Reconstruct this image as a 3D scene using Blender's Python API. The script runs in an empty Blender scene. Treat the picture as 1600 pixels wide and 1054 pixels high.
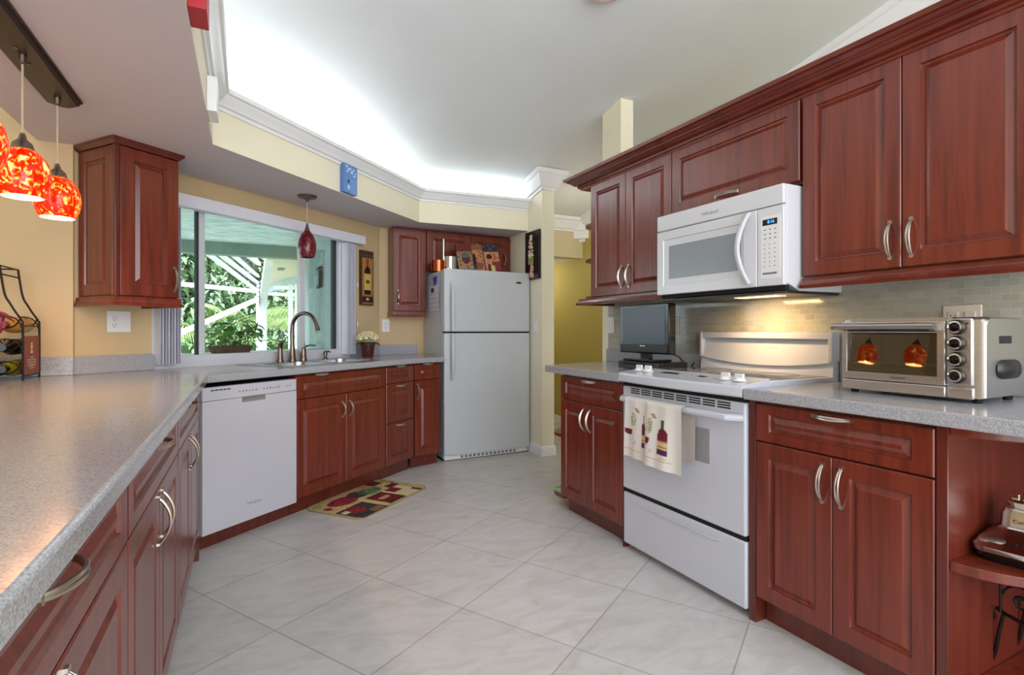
import bpy, bmesh, math, random
from mathutils import Vector, Matrix
random.seed(11)
C = bpy.context.scene.collection
SC = bpy.context.scene
pi = math.pi

# ------------------------------------------------------------------ camera
YAW = math.atan2(413.0, 825.0)
cam_d = bpy.data.cameras.new('camera')
cam = bpy.data.objects.new('camera', cam_d)
C.objects.link(cam)
cam.location = (0, 0, 1.13)
cam.rotation_euler = (pi / 2, 0, -YAW)
cam_d.sensor_fit = 'HORIZONTAL'
cam_d.sensor_width = 36
cam_d.lens = 36 * 825.0 / 1600
cam_d.shift_y = -11.0 / 1600
cam_d.clip_start = 0.02
SC.camera = cam

# ------------------------------------------------------------------ world, exposure, big lights
SC.view_settings.view_transform = 'Standard'
SC.view_settings.look = 'None'
SC.view_settings.gamma = 1.0
SC.view_settings.use_curve_mapping = False
SC.view_settings.exposure = 0.42
w = bpy.data.worlds.new('sky')
SC.world = w
w.use_nodes = True
bg = w.node_tree.nodes['Background']
bg.inputs[0].default_value = (0.88, 0.94, 1.0, 1)
bg.inputs[1].default_value = 2.6


def area(name, loc, rot, sx, sy, power, col, spread=pi):
    l = bpy.data.lights.new(name, 'AREA')
    l.shape = 'RECTANGLE'
    l.size = sx
    l.size_y = sy
    l.energy = power
    l.color = col
    l.spread = spread
    o = bpy.data.objects.new(name, l)
    C.objects.link(o)
    o.location = loc
    o.rotation_euler = rot
    return o


def point(name, loc, power, col, r=0.03):
    l = bpy.data.lights.new(name, 'POINT')
    l.energy = power
    l.color = col
    l.shadow_soft_size = r
    o = bpy.data.objects.new(name, l)
    C.objects.link(o)
    o.location = loc
    return o


sun_d = bpy.data.lights.new('sun', 'SUN')
sun_d.energy = 2.0
sun_d.angle = math.radians(6)
sun_d.color = (1.0, 0.96, 0.88)
sun = bpy.data.objects.new('sun', sun_d)
C.objects.link(sun)
sun.rotation_euler = (math.radians(26), math.radians(-12), 0)
# added fill light behind the camera, no window is built there
area('rear_fill', (0.6, -2.6, 1.7), (math.radians(82), 0, 0), 4.4, 2.4, 52, (0.93, 0.96, 1.0))
# fluorescent cove tubes on the soffit ledge behind the crown, shining up
COOL = (0.80, 0.91, 1.0)
area('cove_tube_sink', (0.52, 3.98, 2.37), (pi, 0, math.radians(43.3)), 1.75, 0.06, 9.5, COOL)
area('cove_tube_fridge', (1.85, 4.56, 2.365), (pi, 0, math.radians(-4)), 0.9, 0.06, 4.0, COOL)
area('cove_tube_side', (-0.34, 1.9, 2.37), (pi, 0, math.radians(90)), 2.2, 0.06, 4.5, COOL)

# ------------------------------------------------------------------ helpers


def lin(c):
    c /= 255.0
    return c / 12.92 if c <= 0.04045 else ((c + 0.055) / 1.055) ** 2.4


def rgb(r, g, b):
    return (lin(r), lin(g), lin(b), 1)


MATS = {}


def base_mat(name):
    m = bpy.data.materials.new(name)
    m.use_nodes = True
    nt = m.node_tree
    return m, nt, nt.nodes['Principled BSDF']


def N(nt, kind, **kw):
    n = nt.nodes.new(kind)
    for k, v in kw.items():
        setattr(n, k, v)
    return n


def ramp(nt, stops):
    r = nt.nodes.new('ShaderNodeValToRGB')
    e = r.color_ramp.elements
    while len(e) < len(stops):
        e.new(0.5)
    for i, (p, c) in enumerate(stops):
        e[i].position = p
        e[i].color = c
    return r


def mat(name, col, rough=0.5, metal=0.0, var=0.06, scale=9.0, bump=0.0, bscale=60.0, spec=0.5, coat=0.0, emit=None, es=1.0, alpha=1.0, stretch=None, lohi=(0.35, 0.65)):
    m, nt, p = base_mat(name)
    tc = N(nt, 'ShaderNodeTexCoord')
    nz = N(nt, 'ShaderNodeTexNoise')
    nz.inputs['Scale'].default_value = scale
    nz.inputs['Detail'].default_value = 4
    if stretch:
        mp = N(nt, 'ShaderNodeMapping')
        mp.inputs['Scale'].default_value = stretch
        nt.links.new(tc.outputs['Object'], mp.inputs['Vector'])
        nt.links.new(mp.outputs['Vector'], nz.inputs['Vector'])
    else:
        nt.links.new(tc.outputs['Object'], nz.inputs['Vector'])
    a = tuple(max(0, c * (1 - var)) for c in col[:3]) + (1,)
    b = tuple(min(1, c * (1 + var)) for c in col[:3]) + (1,)
    r = ramp(nt, [(lohi[0], a), (lohi[1], b)])
    nt.links.new(nz.outputs['Fac'], r.inputs['Fac'])
    nt.links.new(r.outputs['Color'], p.inputs['Base Color'])
    p.inputs['Roughness'].default_value = rough
    p.inputs['Metallic'].default_value = metal
    p.inputs['Specular IOR Level'].default_value = spec
    p.inputs['Coat Weight'].default_value = coat
    p.inputs['Coat Roughness'].default_value = 0.06
    if emit:
        p.inputs['Emission Color'].default_value = emit
        p.inputs['Emission Strength'].default_value = es
    p.inputs['Alpha'].default_value = alpha
    if bump:
        n2 = N(nt, 'ShaderNodeTexNoise')
        n2.inputs['Scale'].default_value = bscale
        n2.inputs['Detail'].default_value = 5
        nt.links.new(tc.outputs['Object'], n2.inputs['Vector'])
        b = N(nt, 'ShaderNodeBump')
        b.inputs['Strength'].default_value = bump
        b.inputs['Distance'].default_value = 0.01
        nt.links.new(n2.outputs['Fac'], b.inputs['Height'])
        nt.links.new(b.outputs['Normal'], p.inputs['Normal'])
    MATS[name] = m
    return m


def wood(name, dark, mid, light, rough=0.3, grain=(20, 20, 1.1), spec=0.5):
    m, nt, p = base_mat(name)
    tc = N(nt, 'ShaderNodeTexCoord')
    mp = N(nt, 'ShaderNodeMapping')
    mp.inputs['Scale'].default_value = grain
    oi = N(nt, 'ShaderNodeObjectInfo')
    add = N(nt, 'ShaderNodeVectorMath', operation='ADD')
    sc = N(nt, 'ShaderNodeVectorMath', operation='SCALE')
    cx = N(nt, 'ShaderNodeCombineXYZ')
    nt.links.new(oi.outputs['Random'], cx.inputs[2])
    nt.links.new(oi.outputs['Random'], cx.inputs[0])
    nt.links.new(cx.outputs[0], sc.inputs[0])
    sc.inputs['Scale'].default_value = 7.0
    nt.links.new(tc.outputs['Object'], add.inputs[0])
    nt.links.new(sc.outputs[0], add.inputs[1])
    nt.links.new(add.outputs[0], mp.inputs['Vector'])
    nz = N(nt, 'ShaderNodeTexNoise')
    nz.inputs['Scale'].default_value = 1.6
    nz.inputs['Detail'].default_value = 7
    nz.inputs['Distortion'].default_value = 0.9
    nt.links.new(mp.outputs['Vector'], nz.inputs['Vector'])
    r = ramp(nt, [(0.33, dark), (0.5, mid), (0.68, light)])
    nt.links.new(nz.outputs['Fac'], r.inputs['Fac'])
    nt.links.new(r.outputs['Color'], p.inputs['Base Color'])
    p.inputs['Roughness'].default_value = rough
    p.inputs['Specular IOR Level'].default_value = spec
    p.inputs['Coat Weight'].default_value = 0.45
    p.inputs['Coat Roughness'].default_value = 0.27
    bm_ = N(nt, 'ShaderNodeBump')
    bm_.inputs['Strength'].default_value = 0.03
    bm_.inputs['Distance'].default_value = 0.004
    nt.links.new(nz.outputs['Fac'], bm_.inputs['Height'])
    nt.links.new(bm_.outputs['Normal'], p.inputs['Normal'])
    return m


M_wood = wood('cherry_wood', rgb(94, 32, 19), rgb(113, 42, 26), rgb(125, 50, 31), 0.3)
M_wood_dark = wood('cherry_wood_frame', rgb(82, 28, 18), rgb(96, 35, 23), rgb(106, 40, 27), 0.32)
M_wood_mld = wood('cherry_wood_moulding', rgb(92, 30, 19), rgb(103, 36, 24), rgb(112, 42, 28), 0.2, grain=(3, 3, 3))
M_yellow = mat('yellow_wall_dimmed', rgb(206, 180, 138), 0.7, var=0.02, scale=3, bump=0.04, bscale=180)  # one paint with the soffit sides, darkened here to stand for dimmer light
M_cream = mat('cream_wall_paint', rgb(238, 230, 204), 0.7, var=0.02, scale=3, bump=0.04, bscale=180)
M_hall = mat('beige_hall_paint', rgb(204, 190, 150), 0.7, var=0.02, scale=3, bump=0.04, bscale=180)
M_olive = mat('olive_wall_paint', rgb(190, 174, 100), 0.7, var=0.02, scale=3, bump=0.04, bscale=180)
M_ceil = mat('ceiling_paint', rgb(224, 227, 230), 0.8, var=0.02, scale=2, bump=0.05, bscale=140)
M_soffit = mat('soffit_paint', rgb(212, 202, 203), 0.8, var=0.02, scale=2, bump=0.05, bscale=140)
M_trim = mat('white_trim_paint', rgb(236, 236, 238), 0.4, var=0.01)
M_white = mat('white_enamel', rgb(201, 204, 214), 0.22, var=0.012, scale=3, coat=0.2)
M_white_mw = mat('microwave_enamel', rgb(216, 216, 220), 0.25, var=0.012, scale=3, coat=0.2)
M_white_dw = mat('dishwasher_enamel', rgb(200, 198, 206), 0.3, var=0.012, scale=3)
M_fridge = mat('fridge_enamel', rgb(197, 200, 205), 0.3, var=0.012, scale=3, bump=0.06, bscale=320)
M_plastic = mat('white_plastic', rgb(232, 231, 230), 0.35, var=0.02)
M_ivory = mat('ivory_plastic', rgb(226, 214, 196), 0.35, var=0.02)
M_black = mat('black_plastic', rgb(20, 20, 23), 0.3, var=0.1)
M_gloss_black = mat('gloss_black', rgb(10, 10, 12), 0.12, var=0.1)
M_rubber = mat('black_rubber', rgb(18, 18, 18), 0.8, var=0.1)
M_gap = mat('shadow_gap_black', rgb(14, 13, 13), 0.8, var=0.1)
M_nickel = mat('brushed_nickel', rgb(196, 188, 176), 0.28, 1.0, var=0.06, scale=60)
M_lampcap = mat('lamp_cap_metal', rgb(158, 148, 142), 0.35, 1.0, var=0.05)
M_bronze = mat('brushed_bronze', rgb(128, 112, 104), 0.3, 1.0, var=0.06, scale=60)
M_steel = mat('stainless_steel', rgb(186, 184, 180), 0.3, 1.0, var=0.05, scale=20, stretch=(1, 1, 40))
M_toaster = mat('toaster_steel', rgb(204, 202, 200), 0.34, 1.0, var=0.06, scale=14, stretch=(1, 30, 30))
M_sinksteel = mat('sink_steel', rgb(176, 176, 178), 0.26, 1.0, var=0.05, scale=20)
M_chrome = mat('chrome', rgb(210, 206, 200), 0.1, 1.0, var=0.04)
M_copper = mat('copper', rgb(188, 100, 62), 0.22, 1.0, var=0.05)
M_iron = mat('black_wrought_iron', rgb(28, 22, 20), 0.5, 0.6, var=0.1)
M_vinyl = mat('blind_vinyl', rgb(226, 226, 236), 0.45, var=0.02)
M_alu = mat('window_aluminium', rgb(214, 215, 222), 0.4, var=0.02)
M_gasket = mat('window_gasket', rgb(44, 52, 52), 0.6, var=0.1)
M_paper = mat('paper', rgb(232, 230, 236), 0.8, var=0.02)
M_purple = mat('purple_plastic', rgb(58, 48, 140), 0.4, var=0.05)
M_green_paper = mat('green_paper', rgb(168, 222, 140), 0.7, var=0.03)
M_tape = mat('blue_tape', rgb(66, 150, 230), 0.6, var=0.03)
M_ink = mat('grey_ink', rgb(120, 120, 128), 0.6, var=0.04)
M_darkink = mat('dark_ink', rgb(40, 38, 40), 0.6, var=0.04)
M_red = mat('red_painted_board', rgb(172, 30, 44), 0.45, var=0.04)
M_lamp_bar = mat('bronze_lamp_bar', rgb(70, 56, 50), 0.35, 0.7, var=0.08)
M_cord = mat('clear_cord', rgb(196, 178, 150), 0.3, var=0.03)
M_leaf = mat('pothos_leaf', rgb(84, 146, 58), 0.4, var=0.3, scale=14)
M_leaf2 = mat('flower_leaf', rgb(44, 74, 38), 0.5, var=0.25, scale=14)
M_petal = mat('cream_petal', rgb(250, 242, 200), 0.6, var=0.05)
M_pot = mat('burgundy_pot', rgb(84, 34, 36), 0.35, var=0.06)
M_basket = mat('basket_weave', rgb(92, 64, 52), 0.8, var=0.3, scale=40, bump=0.4, bscale=90)
M_glasspot = mat('pot_glass', rgb(200, 200, 196), 0.08, 0.6, var=0.03)
M_oven_in = mat('oven_cavity', rgb(150, 134, 112), 0.4, 0.3, var=0.05)
M_grey_panel = mat('hood_underside', rgb(70, 68, 66), 0.35, 0.7, var=0.05)
M_hoodlens = mat('hood_lens', rgb(255, 220, 160), 0.4, emit=(1.0, 0.66, 0.3, 1), es=4.0)
M_display = mat('display_glass', rgb(26, 28, 34), 0.15, var=0.05)
M_blue_led = mat('blue_led', rgb(60, 130, 255), 0.4, emit=(0.05, 0.3, 1.0, 1), es=2.2)
M_tvscreen = mat('tv_screen', rgb(50, 60, 74), 0.3, var=0.05, spec=0.75)
M_mwglass = mat('microwave_window', rgb(146, 152, 158), 0.2, var=0.03)
M_cooktop = mat('ceramic_cooktop', rgb(60, 60, 66), 0.08, var=0.15, scale=40)
M_glazing = None


def glass(name, tint, fac):
    m, nt, p = base_mat(name)
    nt.nodes.remove(p)
    out = nt.nodes['Material Output']
    tr = N(nt, 'ShaderNodeBsdfTransparent')
    nz = N(nt, 'ShaderNodeTexNoise')
    nz.inputs['Scale'].default_value = 2.0
    r = ramp(nt, [(0.3, tint), (0.7, tuple(min(1, c * 1.02) for c in tint[:3]) + (1,))])
    nt.links.new(nz.outputs['Fac'], r.inputs['Fac'])
    nt.links.new(r.outputs['Color'], tr.inputs['Color'])
    gl = N(nt, 'ShaderNodeBsdfGlossy')
    gl.inputs['Roughness'].default_value = 0.02
    mx = N(nt, 'ShaderNodeMixShader')
    lw = N(nt, 'ShaderNodeFresnel')
    lw.inputs['IOR'].default_value = 1.45
    mul = N(nt, 'ShaderNodeMath', operation='MULTIPLY')
    mul.inputs[1].default_value = fac
    nt.links.new(lw.outputs[0], mul.inputs[0])
    nt.links.new(mul.outputs[0], mx.inputs['Fac'])
    nt.links.new(tr.outputs[0], mx.inputs[1])
    nt.links.new(gl.outputs[0], mx.inputs[2])
    nt.links.new(mx.outputs[0], out.inputs['Surface'])
    return m


M_glazing = glass('window_glass', (0.93, 0.97, 0.96, 1), 0.7)
M_ovenglass = glass('oven_glass', (0.66, 0.61, 0.55, 1), 2.4)
M_screen = glass('insect_screen', (0.5, 0.48, 0.56, 1), 0.1)
M_bottle_dark = mat('dark_bottle_glass', rgb(22, 22, 26), 0.1, var=0.05)
M_bottle_green = mat('green_bottle_glass', rgb(138, 128, 30), 0.12, var=0.12)
M_bottle_amber = mat('amber_bottle_glass', rgb(206, 148, 66), 0.15, var=0.1)
M_maroon = mat('maroon_foil', rgb(120, 26, 46), 0.4, var=0.06)
M_rackboard = mat('brick_red_board', rgb(150, 78, 62), 0.6, var=0.08)


def paint_mat():
    m, nt, p = base_mat('printed_picture')
    at = N(nt, 'ShaderNodeAttribute', attribute_name='Col')
    nz = N(nt, 'ShaderNodeTexNoise')
    nz.inputs['Scale'].default_value = 120
    mx = N(nt, 'ShaderNodeMixRGB', blend_type='MULTIPLY')
    mx.inputs[0].default_value = 0.25
    r = ramp(nt, [(0.3, (0.8, 0.8, 0.8, 1)), (0.7, (1, 1, 1, 1))])
    nt.links.new(nz.outputs['Fac'], r.inputs['Fac'])
    nt.links.new(at.outputs['Color'], mx.inputs[1])
    nt.links.new(r.outputs['Color'], mx.inputs[2])
    nt.links.new(mx.outputs[0], p.inputs['Base Color'])
    p.inputs['Roughness'].default_value = 0.75
    p.inputs['Specular IOR Level'].default_value = 0.25
    return m


M_paint = paint_mat()


def counter_mat():
    m, nt, p = base_mat('speckled_countertop')
    tc = N(nt, 'ShaderNodeTexCoord')
    a = N(nt, 'ShaderNodeTexNoise')
    a.inputs['Scale'].default_value = 330
    a.inputs['Detail'].default_value = 3
    nt.links.new(tc.outputs['Object'], a.inputs['Vector'])
    r = ramp(nt, [(0.34, rgb(140, 140, 146)), (0.5, rgb(165, 165, 170)), (0.66, rgb(186, 186, 191))])
    nt.links.new(a.outputs['Fac'], r.inputs['Fac'])
    nt.links.new(r.outputs['Color'], p.inputs['Base Color'])
    p.inputs['Roughness'].default_value = 0.16
    p.inputs['Specular IOR Level'].default_value = 0.55
    return m


M_counter = counter_mat()


def floor_mat():
    m, nt, p = base_mat('floor_tile')
    tc = N(nt, 'ShaderNodeTexCoord')
    mp = N(nt, 'ShaderNodeMapping', vector_type='TEXTURE')
    mp.inputs['Location'].default_value = (0.781, 2.011, 0)
    mp.inputs['Rotation'].default_value = (0, 0, math.radians(31.3))
    nt.links.new(tc.outputs['Object'], mp.inputs['Vector'])
    br = N(nt, 'ShaderNodeTexBrick', offset=0.0, squash=1.0)
    br.inputs['Scale'].default_value = 1
    br.inputs['Brick Width'].default_value = 0.502
    br.inputs['Row Height'].default_value = 0.502
    br.inputs['Mortar Size'].default_value = 0.0032
    br.inputs['Mortar Smooth'].default_value = 0.3
    br.inputs['Color1'].default_value = (1, 1, 1, 1)
    br.inputs['Color2'].default_value = (0.93, 0.93, 0.93, 1)
    br.inputs['Mortar'].default_value = (0.62, 0.6, 0.58, 1)
    nt.links.new(mp.outputs['Vector'], br.inputs['Vector'])
    mp2 = N(nt, 'ShaderNodeMapping')
    mp2.inputs['Scale'].default_value = (1.0, 2.4, 1)
    mp2.inputs['Rotation'].default_value = (0, 0, 0.3)
    nt.links.new(tc.outputs['Object'], mp2.inputs['Vector'])
    nz = N(nt, 'ShaderNodeTexNoise')
    nz.inputs['Scale'].default_value = 4.6
    nz.inputs['Detail'].default_value = 9
    nz.inputs['Roughness'].default_value = 0.62
    nz.inputs['Distortion'].default_value = 1.2
    nt.links.new(mp2.outputs['Vector'], nz.inputs['Vector'])
    r = ramp(nt, [(0.28, rgb(192, 189, 187)), (0.52, rgb(207, 205, 204)), (0.74, rgb(217, 215, 215))])
    nt.links.new(nz.outputs['Fac'], r.inputs['Fac'])
    mx = N(nt, 'ShaderNodeMixRGB', blend_type='MULTIPLY')
    mx.inputs[0].default_value = 1
    nt.links.new(r.outputs['Color'], mx.inputs[1])
    nt.links.new(br.outputs['Color'], mx.inputs[2])
    nt.links.new(mx.outputs[0], p.inputs['Base Color'])
    p.inputs['Roughness'].default_value = 0.38
    bmp = N(nt, 'ShaderNodeBump')
    bmp.inputs['Strength'].default_value = 0.25
    bmp.inputs['Distance'].default_value = 0.002
    inv = N(nt, 'ShaderNodeMath', operation='SUBTRACT')
    inv.inputs[0].default_value = 1
    nt.links.new(br.outputs['Fac'], inv.inputs[1])
    nt.links.new(inv.outputs[0], bmp.inputs['Height'])
    nt.links.new(bmp.outputs['Normal'], p.inputs['Normal'])
    return m


M_floor = floor_mat()


def mosaic_mat():
    m, nt, p = base_mat('glass_mosaic')
    tc = N(nt, 'ShaderNodeTexCoord')
    sp = N(nt, 'ShaderNodeSeparateXYZ')
    cb = N(nt, 'ShaderNodeCombineXYZ')
    nt.links.new(tc.outputs['Object'], sp.inputs[0])
    nt.links.new(sp.outputs[1], cb.inputs[0])
    nt.links.new(sp.outputs[2], cb.inputs[1])
    br = N(nt, 'ShaderNodeTexBrick', offset=0.5)
    br.inputs['Scale'].default_value = 1
    br.inputs['Brick Width'].default_value = 0.052
    br.inputs['Row Height'].default_value = 0.0262
    br.inputs['Mortar Size'].default_value = 0.0011
    br.inputs['Mortar Smooth'].default_value = 0.2
    br.inputs['Color1'].default_value = rgb(168, 167, 151)
    br.inputs['Color2'].default_value = rgb(184, 183, 168)
    br.inputs['Mortar'].default_value = rgb(194, 190, 178)
    nt.links.new(cb.outputs[0], br.inputs['Vector'])
    nt.links.new(br.outputs['Color'], p.inputs['Base Color'])
    rr = ramp(nt, [(0.0, (0.1, 0.1, 0.1, 1)), (1.0, (0.6, 0.6, 0.6, 1))])
    nt.links.new(br.outputs['Fac'], rr.inputs['Fac'])
    nt.links.new(rr.outputs['Color'], p.inputs['Roughness'])
    bmp = N(nt, 'ShaderNodeBump')
    bmp.inputs['Strength'].default_value = 0.5
    bmp.inputs['Distance'].default_value = 0.0015
    inv = N(nt, 'ShaderNodeMath', operation='SUBTRACT')
    inv.inputs[0].default_value = 1
    nt.links.new(br.outputs['Fac'], inv.inputs[1])
    nt.links.new(inv.outputs[0], bmp.inputs['Height'])
    nt.links.new(bmp.outputs['Normal'], p.inputs['Normal'])
    return m


M_mosaic = mosaic_mat()


def shade_mat(name, strength, lo=0.42, hi=0.5, cols=None):
    """marbled art glass, lit from inside"""
    m, nt, p = base_mat(name)
    tc = N(nt, 'ShaderNodeTexCoord')
    mp = N(nt, 'ShaderNodeMapping')
    mp.inputs['Scale'].default_value = (1, 1, 0.62)
    mp.inputs['Rotation'].default_value = (0.5, 0.5, 0)
    nt.links.new(tc.outputs['Object'], mp.inputs['Vector'])
    nz = N(nt, 'ShaderNodeTexNoise')
    nz.inputs['Scale'].default_value = 58
    nz.inputs['Detail'].default_value = 4
    nz.inputs['Distortion'].default_value = 1.1
    nt.links.new(mp.outputs['Vector'], nz.inputs['Vector'])
    cols = cols or [(0.44, (0.62, 0.006, 0.0, 1)), (0.53, (0.85, 0.03, 0.0, 1)), (0.585, (1.0, 0.30, 0.02, 1)), (0.68, (1.0, 0.72, 0.26, 1))]
    r = ramp(nt, cols)
    nt.links.new(nz.outputs['Fac'], r.inputs['Fac'])
    nt.links.new(r.outputs['Color'], p.inputs['Base Color'])
    nt.links.new(r.outputs['Color'], p.inputs['Emission Color'])
    p.inputs['Emission Strength'].default_value = strength
    p.inputs['Roughness'].default_value = 0.12
    return m


M_shade = shade_mat('lit_art_glass', 0.8)
M_shade_in = mat('lit_shade_inside', rgb(255, 220, 180), 0.4, emit=(1.0, 0.78, 0.5, 1), es=1.6)
M_shade_off = shade_mat('ruby_art_glass', 0.0, cols=[(0.4, rgb(70, 12, 22)), (0.56, rgb(112, 22, 34)), (0.66, rgb(140, 40, 48)), (0.76, rgb(214, 160, 150))])
M_bulb = mat('bulb', rgb(255, 240, 220), 0.4, emit=(1.0, 0.85, 0.62, 1), es=5)
M_dome = mat('dome_glass', rgb(236, 214, 206), 0.25)

# outdoor materials
M_teal = mat('teal_stucco', rgb(190, 220, 220), 0.9, var=0.16, scale=14, lohi=(0.42, 0.56), stretch=(1, 3, 1), bump=0.8, bscale=70)
M_lanai = mat('lanai_stucco_ceiling', rgb(206, 224, 222), 0.9, var=0.26, scale=5, bump=1.0, bscale=30, stretch=(1, 6, 1), lohi=(0.40, 0.5))
M_beam = mat('sage_beam', rgb(130, 150, 142), 0.8, var=0.04)
M_cage = mat('white_cage_aluminium', rgb(240, 242, 246), 0.4, var=0.01)
M_eave = mat('cream_eave', rgb(216, 210, 196), 0.8, var=0.03)
M_hedge = mat('hedge_leaf', rgb(140, 176, 112), 0.6, var=0.4, scale=3)
M_frond = mat('palm_frond', rgb(150, 176, 108), 0.55, var=0.4, scale=2)
M_frond_y = mat('yellow_frond', rgb(212, 206, 120), 0.55, var=0.25, scale=2)
M_tree = mat('tree_leaf', rgb(150, 180, 142), 0.6, var=0.4, scale=2)
M_bark = mat('bark', rgb(120, 104, 84), 0.9, var=0.2, bump=0.4)
M_lawn = mat('lawn', rgb(120, 150, 88), 0.9, var=0.2)
M_patio = mat('patio_concrete', rgb(190, 188, 180), 0.8, var=0.05)


def link(o, parent=None):
    C.objects.link(o)
    if parent is not None:
        o.parent = parent
    return o


def obj(name, bm, m, parent=None, bevel=0.0, seg=2, smooth=True, ang=35, loc=None, rot=None):
    me = bpy.data.meshes.new(name)
    bmesh.ops.recalc_face_normals(bm, faces=bm.faces[:])
    bm.to_mesh(me)
    bm.free()
    ms = m if isinstance(m, (list, tuple)) else [m]
    for x in ms:
        me.materials.append(x)
    if smooth:
        for p in me.polygons:
            p.use_smooth = True
        me.set_sharp_from_angle(angle=math.radians(ang))
    o = bpy.data.objects.new(name, me)
    link(o, parent)
    if loc:
        o.location = loc
    if rot:
        o.rotation_euler = rot
    if bevel:
        b = o.modifiers.new('edge', 'BEVEL')
        b.width = bevel
        b.segments = seg
        b.limit_method = 'ANGLE'
        b.angle_limit = math.radians(40)
        b.harden_normals = False
    return o


def tag(o, label, cat, group=None, kind=None):
    o['label'] = label
    o['category'] = cat
    if group:
        o['group'] = group
    if kind:
        o['kind'] = kind
    return o


def thing(name, label, cat, loc=(0, 0, 0), rz=0.0, group=None):
    o = bpy.data.objects.new(name, None)
    o.empty_display_size = 0.05
    C.objects.link(o)
    o.location = loc
    o.rotation_euler = (0, 0, rz)
    return tag(o, label, cat, group)


def struct(name, bm, m, parent=None, bevel=0.0, **k):
    o = obj(name, bm, m, parent, bevel, **k)
    if parent is None:
        o['kind'] = 'structure'
    return o


def B():
    return bmesh.new()


def box(bm, x0, y0, z0, x1, y1, z1, mi=0):
    v = [bm.verts.new(p) for p in ((x0, y0, z0), (x1, y0, z0), (x1, y1, z0), (x0, y1, z0), (x0, y0, z1), (x1, y0, z1), (x1, y1, z1), (x0, y1, z1))]
    for f in ((0, 3, 2, 1), (4, 5, 6, 7), (0, 1, 5, 4), (1, 2, 6, 5), (2, 3, 7, 6), (3, 0, 4, 7)):
        bm.faces.new([v[i] for i in f]).material_index = mi
    return v


def bx(*a):
    bm = B()
    box(bm, *a)
    return bm


def prism(bm, pts, z0, z1, top=None, mi_side=0, mi_top=0, mi_bot=0):
    """pts CCW plan; top: optional function z(x,y) for the upper face"""
    lo = [bm.verts.new((x, y, z0)) for x, y in pts]
    hi = [bm.verts.new((x, y, top(x, y) if top else z1)) for x, y in pts]
    n = len(pts)
    bm.faces.new(lo[::-1]).material_index = mi_bot
    bm.faces.new(hi).material_index = mi_top
    for i in range(n):
        bm.faces.new((lo[i], lo[(i + 1) % n], hi[(i + 1) % n], hi[i])).material_index = mi_side
    return bm


def lathe(bm, prof, seg=24, c=(0, 0, 0), axis='z', mi=0):
    rings = []
    for r, z in prof:
        ring = []
        for i in range(seg):
            a = 2 * pi * i / seg
            if axis == 'z':
                p = (c[0] + r * math.cos(a), c[1] + r * math.sin(a), c[2] + z)
            elif axis == 'y':
                p = (c[0] + r * math.cos(a), c[1] + z, c[2] + r * math.sin(a))
            else:
                p = (c[0] + z, c[1] + r * math.cos(a), c[2] + r * math.sin(a))
            ring.append(bm.verts.new(p))
        rings.append(ring)
    for a, b in zip(rings, rings[1:]):
        for i in range(seg):
            j = (i + 1) % seg
            bm.faces.new((a[i], a[j], b[j], b[i])).material_index = mi
    if prof[0][0] > 1e-5:
        bm.faces.new(rings[0][::-1]).material_index = mi
    if prof[-1][0] > 1e-5:
        bm.faces.new(rings[-1]).material_index = mi
    return bm


def tube(bm, pts, r, seg=8, closed=False, flat=1.0, mi=0):
    pts = [Vector(p) for p in pts]
    n = len(pts)
    rs = r if isinstance(r, (list, tuple)) else [r] * n
    rings = []
    prev = None
    for i, p in enumerate(pts):
        if closed:
            t = pts[(i + 1) % n] - pts[i - 1]
        else:
            t = pts[min(i + 1, n - 1)] - pts[max(i - 1, 0)]
        if t.length < 1e-9:
            t = Vector((0, 0, 1))
        t.normalize()
        if prev is None:
            up = Vector((0, 0, 1)) if abs(t.z) < 0.9 else Vector((1, 0, 0))
            u = t.cross(up).normalized()
        else:
            u = (prev - t * prev.dot(t))
            if u.length < 1e-6:
                u = t.orthogonal()
            u.normalize()
        prev = u
        v = t.cross(u)
        rings.append([bm.verts.new(p + (u * math.cos(2 * pi * k / seg) + v * math.sin(2 * pi * k / seg) * flat) * rs[i]) for k in range(seg)])
    m = n if closed else n - 1
    for i in range(m):
        a, b = rings[i], rings[(i + 1) % n]
        for k in range(seg):
            l = (k + 1) % seg
            bm.faces.new((a[k], a[l], b[l], b[k])).material_index = mi
    if not closed:
        bm.faces.new(rings[0][::-1]).material_index = mi
        bm.faces.new(rings[-1]).material_index = mi
    return bm


def bar(bm, p0, p1, wx, wz=None, mi=0):
    """square bar between two points"""
    p0, p1 = Vector(p0), Vector(p1)
    wz = wz or wx
    t = (p1 - p0).normalized()
    up = Vector((0, 0, 1)) if abs(t.z) < 0.95 else Vector((1, 0, 0))
    u = t.cross(up).normalized() * wx / 2
    v = t.cross(u.normalized()) * wz / 2
    a = [bm.verts.new(p0 + s * u + q * v) for s, q in ((-1, -1), (1, -1), (1, 1), (-1, 1))]
    b = [bm.verts.new(p1 + s * u + q * v) for s, q in ((-1, -1), (1, -1), (1, 1), (-1, 1))]
    bm.faces.new(a[::-1])
    bm.faces.new(b)
    for i in range(4):
        bm.faces.new((a[i], a[(i + 1) % 4], b[(i + 1) % 4], b[i]))
    return bm


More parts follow.
